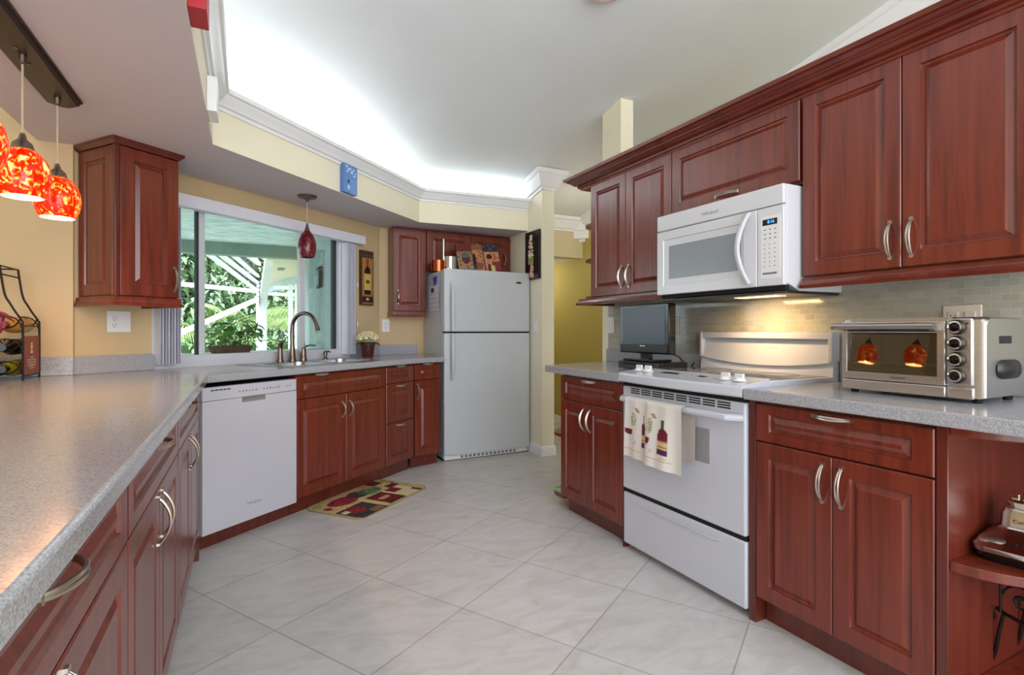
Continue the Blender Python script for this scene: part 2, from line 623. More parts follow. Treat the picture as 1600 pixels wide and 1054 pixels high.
def sweep(bm, path, prof):
    """profile (out, z) swept along a plan path, out = to the right of travel, mitred"""
    n = len(path)
    P = [Vector(p) for p in path]
    dirs = [(P[i + 1] - P[i]).normalized() for i in range(n - 1)]
    rings = []
    for i in range(n):
        a = dirs[max(i - 1, 0)]
        b = dirs[min(i, n - 2)]
        na, nb = Vector((a.y, -a.x)), Vector((b.y, -b.x))
        m = (na + nb) / max(0.2, 1 + na.dot(nb))
        rings.append([bm.verts.new((P[i].x + m.x * o, P[i].y + m.y * o, z)) for o, z in prof])
    k = len(prof)
    for i in range(n - 1):
        for j in range(k):
            l = (j + 1) % k
            bm.faces.new((rings[i][j], rings[i][l], rings[i + 1][l], rings[i + 1][j]))
    bm.faces.new(rings[0])
    bm.faces.new(rings[-1][::-1])
    return bm


def text(name, s, size, m, parent, loc, rot, ext=0.0004, shear=0.0, align='CENTER'):
    cu = bpy.data.curves.new(name, 'FONT')
    cu.body = s
    cu.size = size
    cu.extrude = ext
    cu.shear = shear
    cu.align_x = align
    cu.align_y = 'CENTER'
    t = bpy.data.objects.new(name, cu)
    C.objects.link(t)
    me = bpy.data.meshes.new_from_object(t)
    C.objects.unlink(t)
    bpy.data.objects.remove(t)
    me.materials.clear()
    me.materials.append(m)
    o = bpy.data.objects.new(name, me)
    link(o, parent)
    o.location = loc
    o.rotation_euler = rot
    return o


FRONT = (pi / 2, 0, 0)     # text facing local -y


def picture(name, w, h, nx, ny, fn, parent=None, thick=0.0, plane='xz', warp=None, edge=None, mback=None):
    """grid with painted colours; local x across, z up (or y up when flat), optional thickness"""
    bm = B()
    vs = []
    cols = []
    for j in range(ny + 1):
        row = []
        for i in range(nx + 1):
            u, v = i / nx, j / ny
            if plane == 'xz':
                p = Vector((u * w, 0, v * h))
            else:
                p = Vector((u * w, v * h, thick))
            if warp:
                p = warp(u, v, p)
            row.append(bm.verts.new(p))
            cols.append(fn(u, v))
        vs.append(row)
    for j in range(ny):
        for i in range(nx):
            bm.faces.new((vs[j][i], vs[j][i + 1], vs[j + 1][i + 1], vs[j + 1][i]))
    bm.normal_update()
    me = bpy.data.meshes.new(name)
    bm.to_mesh(me)
    bm.free()
    me.materials.append(M_paint)
    at = me.color_attributes.new('Col', 'FLOAT_COLOR', 'POINT')
    for k, c in enumerate(cols):
        at.data[k].color = c
    for p in me.polygons:
        p.use_smooth = True
    o = bpy.data.objects.new(name, me)
    link(o, parent)
    return o


def ell(u, v, cx, cy, rx, ry):
    return ((u - cx) / rx) ** 2 + ((v - cy) / ry) ** 2 < 1


def rect(u, v, a, b, c, d):
    return a <= u <= b and c <= v <= d


def handle_bm(L=0.128, out=0.03, horiz=True, cx=0.0, cz=0.0, y=0.0):
    """split bow pull: two slim bars meeting at the feet"""
    bm = B()
    for s in (-1, 1):
        pts = []
        for k in range(13):
            t = k / 12
            a = (t - 0.5) * L
            o = -out * math.sin(pi * t) ** 0.75
            sp = s * 0.0042 * (0.45 + 0.55 * math.sin(pi * t))
            pts.append((cx + a, y + o, cz + sp) if horiz else (cx + sp, y + o, cz + a))
        tube(bm, pts, 0.0036, 6)
    for e in (-1, 1):
        p = (cx + e * L / 2, y, cz) if horiz else (cx, y, cz + e * L / 2)
        q = (p[0], y - 0.006, p[2])
        tube(bm, [p, q], 0.008, 8)
    return bm


def panel_bm(x0, x1, z0, z1, y=0.0, th=0.02, stile=0.056, rail=None):
    """raised panel front, outer face at y, facing -y"""
    rail = rail or stile
    bm = B()
    fx = [(0, 0, y + th), (0, 0, y + 0.003), (0.003, 0.003, y),
          (stile, rail, y), (stile + 0.004, rail + 0.004, y + 0.008), (stile + 0.010, rail + 0.010, y + 0.0095),
          (stile + 0.026, rail + 0.026, y + 0.002), (stile + 0.028, rail + 0.028, y + 0.001)]
    rings = []
    for dx, dz, yy in fx:
        dx = min(dx, (x1 - x0) / 2 - 0.004)
        dz = min(dz, (z1 - z0) / 2 - 0.004)
        rings.append([bm.verts.new(p) for p in ((x0 + dx, yy, z0 + dz), (x1 - dx, yy, z0 + dz), (x1 - dx, yy, z1 - dz), (x0 + dx, yy, z1 - dz))])
    bm.faces.new(rings[0][::-1])
    for a, b in zip(rings, rings[1:]):
        for i in range(4):
            bm.faces.new((a[i], a[(i + 1) % 4], b[(i + 1) % 4], b[i]))
    bm.faces.new(rings[-1])
    return bm


def front(root, kind, x0, x1, z0, z1, hpos=None, hlen=0.128, stile=0.056):
    """hpos: ('h', x, z) or ('v', x, z)"""
    d = obj(kind, panel_bm(x0, x1, z0, z1, stile=stile, rail=(0.036 if (z1 - z0) < 0.2 else stile)), M_wood, root, ang=20)
    if hpos:
        obj('handle', handle_bm(hlen, 0.03, hpos[0] == 'h', hpos[1], hpos[2]), M_nickel, d)
    return d


def base_cabinet(name, label, loc, rz, w, fronts, depth=0.58, sides=0.0, z1=0.862, toe=True, group='base cabinets'):
    t = thing(name, label, 'cabinet', loc, rz, group)
    bm = B()
    zb = 0.092
    box(bm, 0.001, 0.021, zb, w - 0.001, depth, z1)
    obj('body', bm, M_wood_dark, t, 0.0015, 1)
    if toe:
        obj('toe_kick', bx(0.001, 0.06, 0.0, w - 0.001, 0.078, zb), M_wood_dark, t)
    for f in fronts:
        front(t, *f)
    return t


def col4(r, g, b):
    return rgb(r, g, b)


# ------------------------------------------------------------------ frames of the runs
A38 = math.radians(38)
D = Vector((math.cos(A38), math.sin(A38)))
NW = Vector((-math.sin(A38), math.cos(A38)))
P0 = Vector((-0.215, 3.08))


def W(u, w_, z=0.0):
    p = P0 + D * u + NW * w_
    return (p.x, p.y, z)


def W2(u, w_):
    p = P0 + D * u + NW * w_
    return (p.x, p.y)


RZ_R = -pi / 2       # right run: local x -> -Y, local y -> +X
RZ_L = pi / 2        # left run: local x -> +Y, local y -> -X


def ceil_z(x, y):
    return 2.775 - 0.2 * (y - 2.99)


ZS = 2.07            # underside of the dropped soffit
WALLW = 0.61         # window wall inner face in run coordinates
C112 = (-0.79, 3.385)
C2 = (1.075, 4.862)

# ------------------------------------------------------------------ structure
bm = B()
prism(bm, [(-3.1, -3), (3.7, -3), (3.7, 6.6), (-3.1, 6.6)], -0.06, 0.0)
# keep the floor inside the window wall: outside ground is lower
struct('floor', bm, M_floor, smooth=False)

bm = B()
pts = [(-3.1, -3), (3.7, -3), (3.7, 6.6), (1.2, 6.6), (0.5, 5.2), (-3.1, 5.2)]
lo = [bm.verts.new((x, y, ceil_z(x, y))) for x, y in pts]
hi = [bm.verts.new((x, y, ceil_z(x, y) + 0.1)) for x, y in pts]
bm.faces.new(lo[::-1])
bm.faces.new(hi)
for i in range(6):
    bm.faces.new((lo[i], lo[(i + 1) % 6], hi[(i + 1) % 6], hi[i]))
struct('ceiling', bm, M_ceil, smooth=False)

SOFF = [(-0.93, -1.6), (-0.158, -1.6), (-0.158, 3.06), (1.333, 4.464), (2.365, 4.39), (2.365, 4.95), C2, C112, (-0.93, 3.385)]
bm = B()
prism(bm, SOFF, ZS, 2.30, mi_side=0, mi_top=0, mi_bot=1)
struct('ceiling_soffit', bm, [M_cream, M_soffit], smooth=False)  # soffit sides carry the wall paint in its paler, lit tone

CROWN = [(0, 2.255), (0.010, 2.255), (0.013, 2.272), (0.026, 2.276), (0.032, 2.288), (0.05, 2.305), (0.062, 2.325), (0.074, 2.33), (0.078, 2.352), (0, 2.352)]
bm = B()
sweep(bm, [(-0.158, -1.6), (-0.158, 3.06), (1.333, 4.464), (2.365, 4.39)], CROWN)
struct('trim_1', bm, M_trim, ang=25)

# window wall with opening u 0.124..1.745, z 0.905..1.955
bm = B()
T = 0.13


def uwbox(bm, u0, u1, w0, w1, z0, z1):
    prism(bm, [W2(u0, w0), W2(u1, w0), W2(u1, w1), W2(u0, w1)], z0, z1)


uwbox(bm, -0.265, 0.124, WALLW, WALLW + T, 0, 2.8)
uwbox(bm, 1.745, 2.11, WALLW, WALLW + T, 0, 2.8)
uwbox(bm, 0.124, 1.745, WALLW, WALLW + T, 0, 0.9)
uwbox(bm, 0.124, 1.745, WALLW, WALLW + T, 1.955, 2.8)
struct('wall_window', bm, M_yellow, smooth=False)
bm = B()
prism(bm, [C2, (2.365, 4.95), (2.365, 5.07), (1.03, 4.98)], 0, 2.8)
struct('wall_back', bm, M_yellow, smooth=False)
bm = B()
box(bm, -3.1, 3.385, 0, -0.79, 3.5, 2.9)
struct('wall_left', bm, M_yellow, smooth=False)
struct('wall_far_left', bx(-3.2, -3, 0, -3.1, 3.5, 4.2), M_yellow, smooth=False)
bm = B()
prism(bm, [(2.365, 4.12), (2.49, 4.12), (2.49, 5.12), (2.365, 5.12)], 0, 2.7)
struct('wall_corner', bm, M_cream, smooth=False)
bm = B()
box(bm, 2.36, 0.0, 0, 2.47, 3.21, 2.14)
box(bm, 2.36, 2.995, 2.14, 2.47, 3.21, 2.95)
struct('wall_right', bm, M_cream, smooth=False)
struct('wall_hall', bx(2.49, 5.0, 1.948, 3.40, 5.12, 2.9), M_hall, smooth=False)
struct('wall_hall_back', bx(2.3, 6.3, 0, 3.5, 6.4, 2.6), M_olive, smooth=False)
struct('wall_far_right', bx(3.40, -3, 0, 3.50, 6.4, 4.2), M_olive, smooth=False)
struct('wall_hall_left', bx(2.38, 5.12, 0, 2.49, 6.3, 2.6), M_olive, smooth=False)
struct('ceiling_hall', bx(2.49, 5.12, 1.948, 3.40, 6.3, 1.99), M_ceil, smooth=False)
# mouldings and baseboards
def crown_at(zt):
    return [(o, z - 2.352 + zt) for o, z in [(0, 2.20), (0.012, 2.20), (0.016, 2.222), (0.032, 2.226), (0.04, 2.25), (0.062, 2.28), (0.078, 2.31), (0.094, 2.318), (0.1, 2.352), (0, 2.352)]]
bm = B()
sweep(bm, [(2.365, 4.95), (2.365, 4.12), (2.49, 4.12), (2.49, 5.0)], crown_at(2.565))
for v in bm.verts:
    v.co.z += ceil_z(0, v.co.y) - ceil_z(0, 4.02)
struct('trim_2', bm, M_trim, ang=25)
bm = B()
sweep(bm, [(2.49, 5.0), (3.40, 5.0)], crown_at(2.388))
loft_pts = [(3.40, 5.0), (3.24, 5.0), (3.40, 4.84)]
for za, zb_, k_ in ((2.13, 2.16, 0.35), (2.16, 2.25, 0.8), (2.25, 2.38, 1.0)):
    prism(bm, [(3.40, 5.0), (3.40 - 0.15 * k_, 5.0), (3.40, 5.0 - 0.15 * k_)], za, zb_)
struct('trim_3', bm, M_trim, ang=25)
bm = B()
rings = []
for y in (-3, 5.0):
    rings.append([bm.verts.new((3.40 - o, y, z)) for o, z in crown_at(ceil_z(3.5, y))])
k = len(rings[0])
for j in range(k):
    bm.faces.new((rings[0][j], rings[0][(j + 1) % k], rings[1][(j + 1) % k], rings[1][j]))
struct('trim_4', bm, M_trim, ang=25)
BASEB = [(0, 0), (0.014, 0), (0.014, 0.07), (0.009, 0.085), (0.005, 0.092), (0, 0.092)]
bm = B()
sweep(bm, [(2.365, 4.95), (2.365, 4.12), (2.49, 4.12), (2.49, 5.0)], BASEB)
struct('baseboard_corner', bm, M_trim, ang=25)
bm = B()
sweep(bm, [(3.40, 6.3), (3.40, -2)], BASEB)
struct('baseboard_far_right', bm, M_trim, ang=25)
bm = B()
sweep(bm, [(2.49, 6.3), (3.40, 6.3)], BASEB)
struct('baseboard_hall', bm, M_trim, ang=25)
# glass mosaic on the range wall
struct('wall_tile', bx(2.352, 0.15, 0.88, 2.3605, 3.13, 1.335), M_mosaic, smooth=False)

# ------------------------------------------------------------------ window_1
win = thing('window_1', 'wide white framed sliding window over the sink', 'window', W(0, 0), A38)
win['kind'] = 'structure'
bm = B()
w0, w1 = 0.615, 0.70
box(bm, 0.126, w0, 0.903, 1.743, w1, 0.978)
box(bm, 0.126, w0, 1.915, 1.743, w1, 1.953)
box(bm, 0.126, w0, 0.978, 0.262, w1, 1.915)
box(bm, 1.612, w0, 0.978, 1.743, w1, 1.915)
obj('window_frame', bm, M_alu, win, 0.003, 1)
bm = B()
box(bm, 0.430, 0.645, 0.978, 0.470, 0.675, 1.915)
obj('mullion', bm, M_alu, win, 0.003, 1)
bm = B()
box(bm, 1.228, 0.645, 0.978, 1.283, 0.675, 1.915)
obj('mullion', bm, M_alu, win, 0.003, 1)
bm = B()
box(bm, 0.414, 0.650, 0.978, 0.430, 0.67, 1.915)
box(bm, 1.580, 0.645, 0.978, 1.612, 0.67, 1.915)
obj('gasket', bm, M_gasket, win)
obj('window_pane', bx(0.26, 0.655, 0.976, 1.614, 0.661, 1.917), M_glazing, win, smooth=False)
# outer ledge
struct('trim_5', (lambda b: (uwbox(b, 0.1, 1.75, 0.742, 1.0, 0.93, 0.974), b)[1])(B()), M_trim, bevel=0.004)

# ------------------------------------------------------------------ worktops
ZC, TC = 0.905, 0.042


def slab(outline, holes, z0, z1):
    """polygon slab with holes"""
    bm = B()
    loops = []
    edges = []
    for pts in [outline] + holes:
        vs = [bm.verts.new((x, y, z1)) for x, y in pts]
        loops.append(vs)
        for i in range(len(vs)):
            edges.append(bm.edges.new((vs[i], vs[(i + 1) % len(vs)])))
    r = bmesh.ops.triangle_fill(bm, use_beauty=True, use_dissolve=False, edges=edges)
    faces = [f for f in r['geom'] if isinstance(f, bmesh.types.BMFace)]
    ex = bmesh.ops.extrude_face_region(bm, geom=faces)
    vs = [v for v in ex['geom'] if isinstance(v, bmesh.types.BMVert)]
    for v in vs:
        v.co.z = z0
    # restore the top
    return bm


def arc(cx, cy, r, a0, a1, n):
    return [(cx + r * math.cos(math.radians(a0 + (a1 - a0) * k / n)), cy + r * math.sin(math.radians(a0 + (a1 - a0) * k / n))) for k in range(n + 1)]


def rrect(u0, u1, w0, w1, r, n=5):
    return arc(u1 - r, w1 - r, r, 0, 90, n) + arc(u0 + r, w1 - r, r, 90, 180, n) + arc(u0 + r, w0 + r, r, 180, 270, n) + arc(u1 - r, w0 + r, r, 270, 360, n)


def edge_round(o, wd=0.014):
    b = o.modifiers.new('nosing', 'BEVEL')
    b.width = wd
    b.segments = 4
    b.limit_method = 'ANGLE'
    b.angle_limit = math.radians(50)


# sink cut-outs in run coordinates
SB = [(0.66, 1.02, 0.10, 0.42), (1.06, 1.46, 0.10, 0.46)]
corner = (-0.18, 3.069)
bend = W2(1.818, -0.03)
d16 = Vector((math.cos(math.radians(16)), math.sin(math.radians(16))))
fr_end = (1.492, bend[1] + d16.y / d16.x * (1.492 - bend[0]))
outline = [(-0.18, -0.8), corner, bend, fr_end, (1.492, 4.885), (C2[0], C2[1] - 0.004), W2(2.1, WALLW - 0.003), W2(-0.262, WALLW - 0.003), (C112[0], C112[1] - 0.004), (-1.28, 3.381), (-1.28, -0.8)]
holes = [[W2(u, w_) for u, w_ in rrect(a + 0.006, b - 0.006, c + 0.006, d_ - 0.006, 0.06)] for a, b, c, d_ in SB]
top = thing('countertop', 'grey speckled countertop running along the left side and under the window', 'countertop', (0, 0, 0))
o = obj('worktop', slab(outline, holes, ZC - TC, ZC), M_counter, top, ang=40)
edge_round(o, 0.013)
bm = B()
prism(bm, [(-1.28, 3.362), (C112[0] + 0.006, 3.362), (C112[0], 3.383), (-1.28, 3.383)], ZC, 0.998)
prism(bm, [W2(-0.272, WALLW - 0.02), W2(0.124, WALLW - 0.02), W2(0.124, WALLW - 0.002), W2(-0.265, WALLW - 0.002)], ZC, 0.998)
obj('backsplash', bm, M_counter, top, 0.003, 2)
bm = B()
prism(bm, [W2(1.748, WALLW - 0.02), W2(2.1, WALLW - 0.02), W2(2.1, WALLW - 0.002), W2(1.748, WALLW - 0.002)], ZC, 0.998)
q = Vector((2.365 - C2[0], 4.95 - C2[1])).normalized()
nq = Vector((-q.y, q.x))
a_ = Vector(C2) - nq * 0.02
e_ = Vector(C2) + q * 0.36
prism(bm, [tuple(a_), tuple(e_ - nq * 0.02), tuple(e_ - nq * 0.002), tuple(Vector(C2) - nq * 0.002)], ZC, 0.998)
obj('backsplash', bm, M_counter, top, 0.003, 2)

# right worktops
t = thing('countertop', 'short grey countertop left of the range, under the small television', 'countertop')
pts = [(2.352, 2.206), (2.352, 3.13)] + [(2.30, 3.13)] + arc(1.78, 2.94, 0.06, 105, 180, 5) + [(1.72, 2.206)]
pts = [(x, y) for x, y in pts]
o = obj('worktop', slab(pts, [], ZC - TC, ZC), M_counter, t, ang=40)
edge_round(o)
obj('backsplash', bx(2.333, 2.206, ZC, 2.3515, 3.13, 0.997), M_counter, t, 0.003, 2)
t = thing('countertop', 'grey countertop right of the range, under the toaster oven', 'countertop')
pts = [(1.72, 1.433)] + [(1.72, 0.5)] + arc(1.87, 0.5, 0.15, 180, 270, 6) + [(2.352, 0.35), (2.352, 1.433)]
o = obj('worktop', slab(pts, [], ZC - TC, ZC), M_counter, t, ang=40)
edge_round(o)
obj('backsplash', bx(2.333, 0.35, ZC, 2.3515, 1.433, 0.997), M_counter, t, 0.003, 2)

# ------------------------------------------------------------------ base cabinets
ZD0, ZD1, ZW0, ZW1 = 0.104, 0.702, 0.708, 0.848
G = 0.001


def two_door(w, split=None, h=True):
    s = split if split else w / 2
    return [('drawer', G, w - G, ZW0, ZW1, ('h', w / 2, 0.835 if h else 0.8)),
            ('door', G, s - G, ZD0, ZD1, ('v', s - 0.032, 0.61)),
            ('door', s + G, w - G, ZD0, ZD1, ('v', s + 0.032, 0.61))]


# right run
XR = 1.755
base_cabinet('base_cabinet', 'cherry base cabinet at the end of the run, left of the white range', (XR, 2.824, 0), RZ_R, 0.607, two_door(0.607, 0.286))
base_cabinet('base_cabinet', 'cherry two-door base cabinet below the toaster oven', (XR, 1.403, 0), RZ_R, 0.594, two_door(0.594, 0.298))
# end panels beside the range
for y0, y1, lab in ((2.203, 2.216, 'narrow cherry filler panel on the left flank of the white range'), (1.405, 1.434, 'narrow cherry filler panel on the right flank of the white range')):
    tag(obj('filler_panel', bx(XR + 0.002, y0, 0, 2.3, y1, 0.862), M_wood_dark, bevel=0.001, seg=1), lab, 'panel', 'range side panels')

# open end shelf, right
t = thing('open_shelf_unit', 'open cherry shelf unit with curved boards holding the blender', 'shelf', (XR, 0.808, 0), RZ_R)
obj('side_panel', bx(0.001, 0.004, 0, 0.03, 0.6, 0.862), M_wood_dark, t, 0.0015, 1)
obj('back_panel', bx(0.03, 0.585, 0, 0.40, 0.6, 0.862), M_wood_dark, t)


def end_board(z0, z1, y0, y1, ln, r):
    pts = [(0, y1), (0, y0)] + [(-(ln - r) - r * math.sin(a * pi / 20), y0 + r - r * math.cos(a * pi / 20)) for a in range(11)] + [(-ln, y1)]
    bm = B()
    prism(bm, pts, z0, z1)
    return bm


def curved_board(z0, z1, x0, y0, y1, ln, n=14, ex=1.0):
    pts = [(x0, y1)]
    for k in range(n + 1):
        a = pi / 2 * k / n
        pts.append((x0 + ln * math.sin(a), y1 - (y1 - y0) * math.cos(a)))
    bm = B()
    prism(bm, pts, z0, z1)
    return bm


for z0, z1 in ((0.453, 0.482), (0.085, 0.11), (0.834, 0.862)):
    obj('shelf', curved_board(z0, z1, 0.03, 0.012, 0.585, 0.335), M_wood, t, 0.003, 2)
obj('toe_kick', bx(0.03, 0.06, 0, 0.2, 0.078, 0.085), M_wood_dark, t)

# left end shelf of the right run
t = thing('end_shelf', 'rounded cherry end shelves on the left end of the right-hand base cabinets', 'shelf', (XR, 2.826, 0), RZ_R)
for z0, z1 in ((0.452, 0.474), (0.068, 0.09)):
    obj('shelf', end_board(z0, z1, 0.022, 0.58, 0.195, 0.11), M_wood, t, 0.003, 2)
obj('back_panel', bx(-0.19, 0.575, 0, 0.0, 0.585, 0.862), M_wood_dark, t)
tag(obj('sheet_of_paper', bx(1.79, 2.84, 0.0905, 2.05, 2.985, 0.0925), M_green_paper), 'green paper lying on the lowest rounded end shelf', 'paper')

# left run
XL = -0.215
for y0, y1, lab in ((0.40, 1.292, 'cherry base cabinet at the near end of the left run, farthest from the dishwasher'), (1.294, 2.142, 'middle cherry base cabinet of the left run, second from the dishwasher'), (2.144, 3.00, 'cherry base cabinet of the left run next to the dishwasher')):
    wd = y1 - y0
    fr = [('drawer', 0.004, wd - 0.004, ZW0, ZW1, ('h', wd / 2, 0.822)),
          ('door', 0.004, wd / 2 - G, ZD0, ZD1, ('v', wd / 2 - 0.034, 0.62)),
          ('door', wd / 2 + G, wd - 0.004, ZD0, ZD1, ('v', wd / 2 + 0.034, 0.62))]
    base_cabinet('base_cabinet', lab, (XL, y0, 0), RZ_L, wd, fr)
# corner filler
tag(obj('filler_panel', bx(-0.30, 3.002, 0.0, -0.215, 3.07, 0.862), M_wood_dark), 'slim cherry corner filler between left run and dishwasher', 'panel')

# sink run
base_cabinet('sink_cabinet', 'wide cherry sink base cabinet right of the dishwasher', W(0.607, 0), A38, 0.845,
             [('drawer', G, 0.838, ZW0, ZW1, ('h', 0.205, 0.85), 0.11), ('door', G, 0.425, ZD0, ZD1, ('v', 0.39, 0.60), 0.10), ('door', 0.428, 0.838, ZD0, ZD1, ('v', 0.460, 0.60), 0.10)], depth=0.07)
base_cabinet('drawer_cabinet', 'narrow cherry cabinet with a stack of three drawers, right of the sink cabinet', W(1.453, 0), A38, 0.353,
             [('drawer', 0.006, 0.347, 0.725, ZW1, ('h', 0.176, 0.852), 0.1), ('drawer', 0.006, 0.347, 0.423, 0.721, ('h', 0.176, 0.70), 0.1), ('drawer', 0.006, 0.347, 0.108, 0.419, ('h', 0.176, 0.398), 0.1)], depth=0.5)
px_, py_ = W2(1.808, 0.0)
base_cabinet('base_cabinet', 'slim cherry cabinet squeezed between drawer stack and refrigerator', (px_ + 0.002, py_ + 0.002, 0), math.radians(16), 0.262,
             [('drawer', 0.006, 0.255, 0.725, ZW1, ('h', 0.13, 0.852), 0.09), ('door', 0.006, 0.255, ZD0, 0.721, ('v', 0.03, 0.63), 0.115)], depth=0.40)

# ------------------------------------------------------------------ wall cabinets


def wall_cabinet(name, label, loc, rz, w, z0, z1, fronts, depth=0.298, side_panel=None, cat='cabinet', group='wall cabinets'):
    t = thing(name, label, cat, loc, rz, group)
    obj('body', bx(0.001, 0.021, z0, w - 0.001, depth, z1), M_wood_dark, t, 0.0015, 1)
    for f in fronts:
        front(t, *f)
    return t


XU = 2.06
wall_cabinet('wall_cabinet', 'cherry two-door wall cabinet left of the microwave', (XU, 2.936, 0), RZ_R, 0.756, 1.345, 2.11,
             [('door', G, 0.365, 1.353, 2.10, ('v', 0.331, 1.46)), ('door', 0.368, 0.754, 1.353, 2.10, ('v', 0.40, 1.46))])
wall_cabinet('wall_cabinet', 'low cherry lift-up wall cabinet directly above the microwave', (XU, 2.178, 0), RZ_R, 0.745, 1.745, 2.11,
             [('flap_door', G, 0.743, 1.757, 2.10, ('h', 0.372, 1.785))])
wall_cabinet('wall_cabinet', 'large cherry two-door wall cabinet above the toaster oven', (XU, 1.422, 0), RZ_R, 0.742, 1.345, 2.11,
             [('door', G, 0.3705, 1.353, 2.10, ('v', 0.337, 1.453)), ('door', 0.3735, 0.741, 1.353, 2.10, ('v', 0.405, 1.453))])
# cabinet crown and light rails (continuous mouldings)
bm = B()
sweep(bm, [(2.36, 3.045), (2.058, 3.045), (2.058, 0.2)], [(-0.003, 2.094), (0.003, 2.094), (0.005, 2.104), (0.015, 2.106), (0.019, 2.115), (0.017, 2.121), (0.034, 2.125), (0.046, 2.136), (0.052, 2.137), (0.054, 2.143), (0.070, 2.149), (0.077, 2.156), (0.089, 2.158), (0.092, 2.176), (-0.003, 2.176)])
tag(obj('cabinet_crown', bm, M_wood_mld, ang=25), 'dark cherry crown moulding along the top of the right wall cabinets', 'moulding')
RAIL = [(0, 1.303), (0.026, 1.303), (0.028, 1.316), (0.02, 1.322), (0.012, 1.334), (0.012, 1.3445), (0, 1.3445)]
bm = B()
sweep(bm, [(2.35, 3.055), (2.065, 3.055), (2.065, 2.181)], RAIL)
r1 = tag(obj('light_rail', bm, M_wood_mld, ang=25), 'cherry light rail under the cabinet left of the microwave', 'moulding')
bm = B()
sweep(bm, [(2.065, 1.420), (2.065, 0.68)], RAIL)
tag(obj('light_rail', bm, M_wood_mld, ang=25), 'cherry light rail under the cabinet above the toaster oven', 'moulding')
tag(obj('tape_strip', bx(2.035, 2.165, 1.302, 2.0385, 2.20, 1.3185), M_tape), 'bit of blue painter tape stuck on the light rail by the microwave', 'tape')
# end shelves of the upper run
t = thing('end_shelf', 'small rounded cherry shelves on the left end of the wall cabinets', 'shelf', (XU, 2.938, 0), RZ_R)
for z0, z1 in ((1.345, 1.363), (1.600, 1.620), (1.838, 1.858)):
    obj('shelf', end_board(z0, z1, 0.02, 0.296, 0.15, 0.09), M_wood, t, 0.002, 2)

# wall cabinet left of the window, hanging from the soffit
t = wall_cabinet('wall_cabinet', 'cherry wall cabinet left of the window beside the pendants', W(-0.238, 0.27), A38, 0.305, 1.297, 2.04,
                 [('door', 0.018, 0.303, 1.303, 2.035, ('v', 0.278, 1.40), 0.125, 0.062)], depth=0.335)
# panelled side
sp = obj('side_panel', panel_bm(0, 0.30, 1.303, 2.035, th=0.008), M_wood, t, ang=20)
sp.rotation_euler = (0, 0, -pi / 2)
sp.location = (-0.0055, 0.325, 0)
obj('corner_post', bx(-0.006, 0.0, 1.297, 0.016, 0.022, 2.04), M_wood_dark, t, 0.003, 2)
bm = B()
sweep(bm, [(-0.006, 0.334), (-0.006, 0.0), (0.305, 0.0), (0.305, 0.334)][::1], [(-0.002, 2.038), (0.004, 2.038), (0.008, 2.046), (0.018, 2.054), (0.02, 2.0685), (-0.002, 2.0685)])
obj('crown', bm, M_wood_dark, t, ang=25)
bm = B()
sweep(bm, [(-0.006, 0.334), (-0.006, 0.0), (0.305, 0.0), (0.305, 0.334)], [(-0.003, 1.252), (0.016, 1.252), (0.017, 1.264), (0.010, 1.270), (0.006, 1.284), (0.006, 1.297), (-0.003, 1.297)])
obj('light_rail', bm, M_wood, t, ang=25)

# cabinets round the refrigerator
RF = math.radians(2.0)
t = wall_cabinet('wall_cabinet', 'tall cherry wall cabinet at the left of the refrigerator', (1.163, 4.70, 0), RF, 0.312, 1.30, 2.066,
                 [('door', G, 0.309, 1.306, 2.045, ('v', 0.045, 1.43), 0.115)], depth=0.20)
bm = B()
sweep(bm, [(0.0, 0.2), (0.0, 0.0), (0.31, 0.0)], [(-0.003, 1.252), (0.008, 1.252), (0.009, 1.264), (0.004, 1.270), (0.003, 1.30), (-0.003, 1.30)])
obj('light_rail', bm, M_wood, t, ang=25)
t = wall_cabinet('wall_cabinet', 'low cherry wall cabinet above the white refrigerator', (1.478, 4.712, 0), RF, 0.884, 1.69, 2.066,
                 [('door', G, 0.44, 1.694, 2.045, ('v', 0.40, 1.80), 0.115), ('door', 0.443, 0.88, 1.694, 2.045, ('v', 0.81, 1.84), 0.115)], depth=0.20)

# ------------------------------------------------------------------ range
t = thing('range', 'white slide-in electric range with black vents and a towel on its handle', 'stove', (1.742, 2.201, 0), RZ_R)
RW = 0.763
bm = B()
box(bm, 0.004, 0.045, 0.03, RW - 0.004, 0.60, 0.868)
for x in (0.05, RW - 0.05):
    for y in (0.1, 0.55):
        lathe(bm, [(0.018, 0), (0.018, 0.03)], 10, (x, y, 0))
obj('body', bm, M_white, t)
obj('storage_drawer', bx(0.004, 0.006, 0.032, RW - 0.004, 0.044, 0.298), M_white, t, 0.008, 3)
# pressed finger lip on the drawer
bm = B()
tube(bm, [(0.13, 0.006, 0.262), (0.16, 0.002, 0.258), (RW - 0.16, 0.002, 0.258), (RW - 0.13, 0.006, 0.262)], 0.004, 8)
d = obj('drawer_lip', bm, M_white, t)
d = obj('oven_door', bx(0.004, 0.002, 0.318, RW - 0.004, 0.042, 0.846), M_white, t, 0.008, 3)
bm = B()
# vent slots: 8 groups of 3
for k in range(8):
    xa = 0.07 + k * 0.079
    for r_ in range(3):
        zz = 0.812 + r_ * 0.0105
        box(bm, xa, 0.0008, zz, xa + 0.066, 0.004, zz + 0.0058)
obj('vent_slots', bm, M_gap, d)
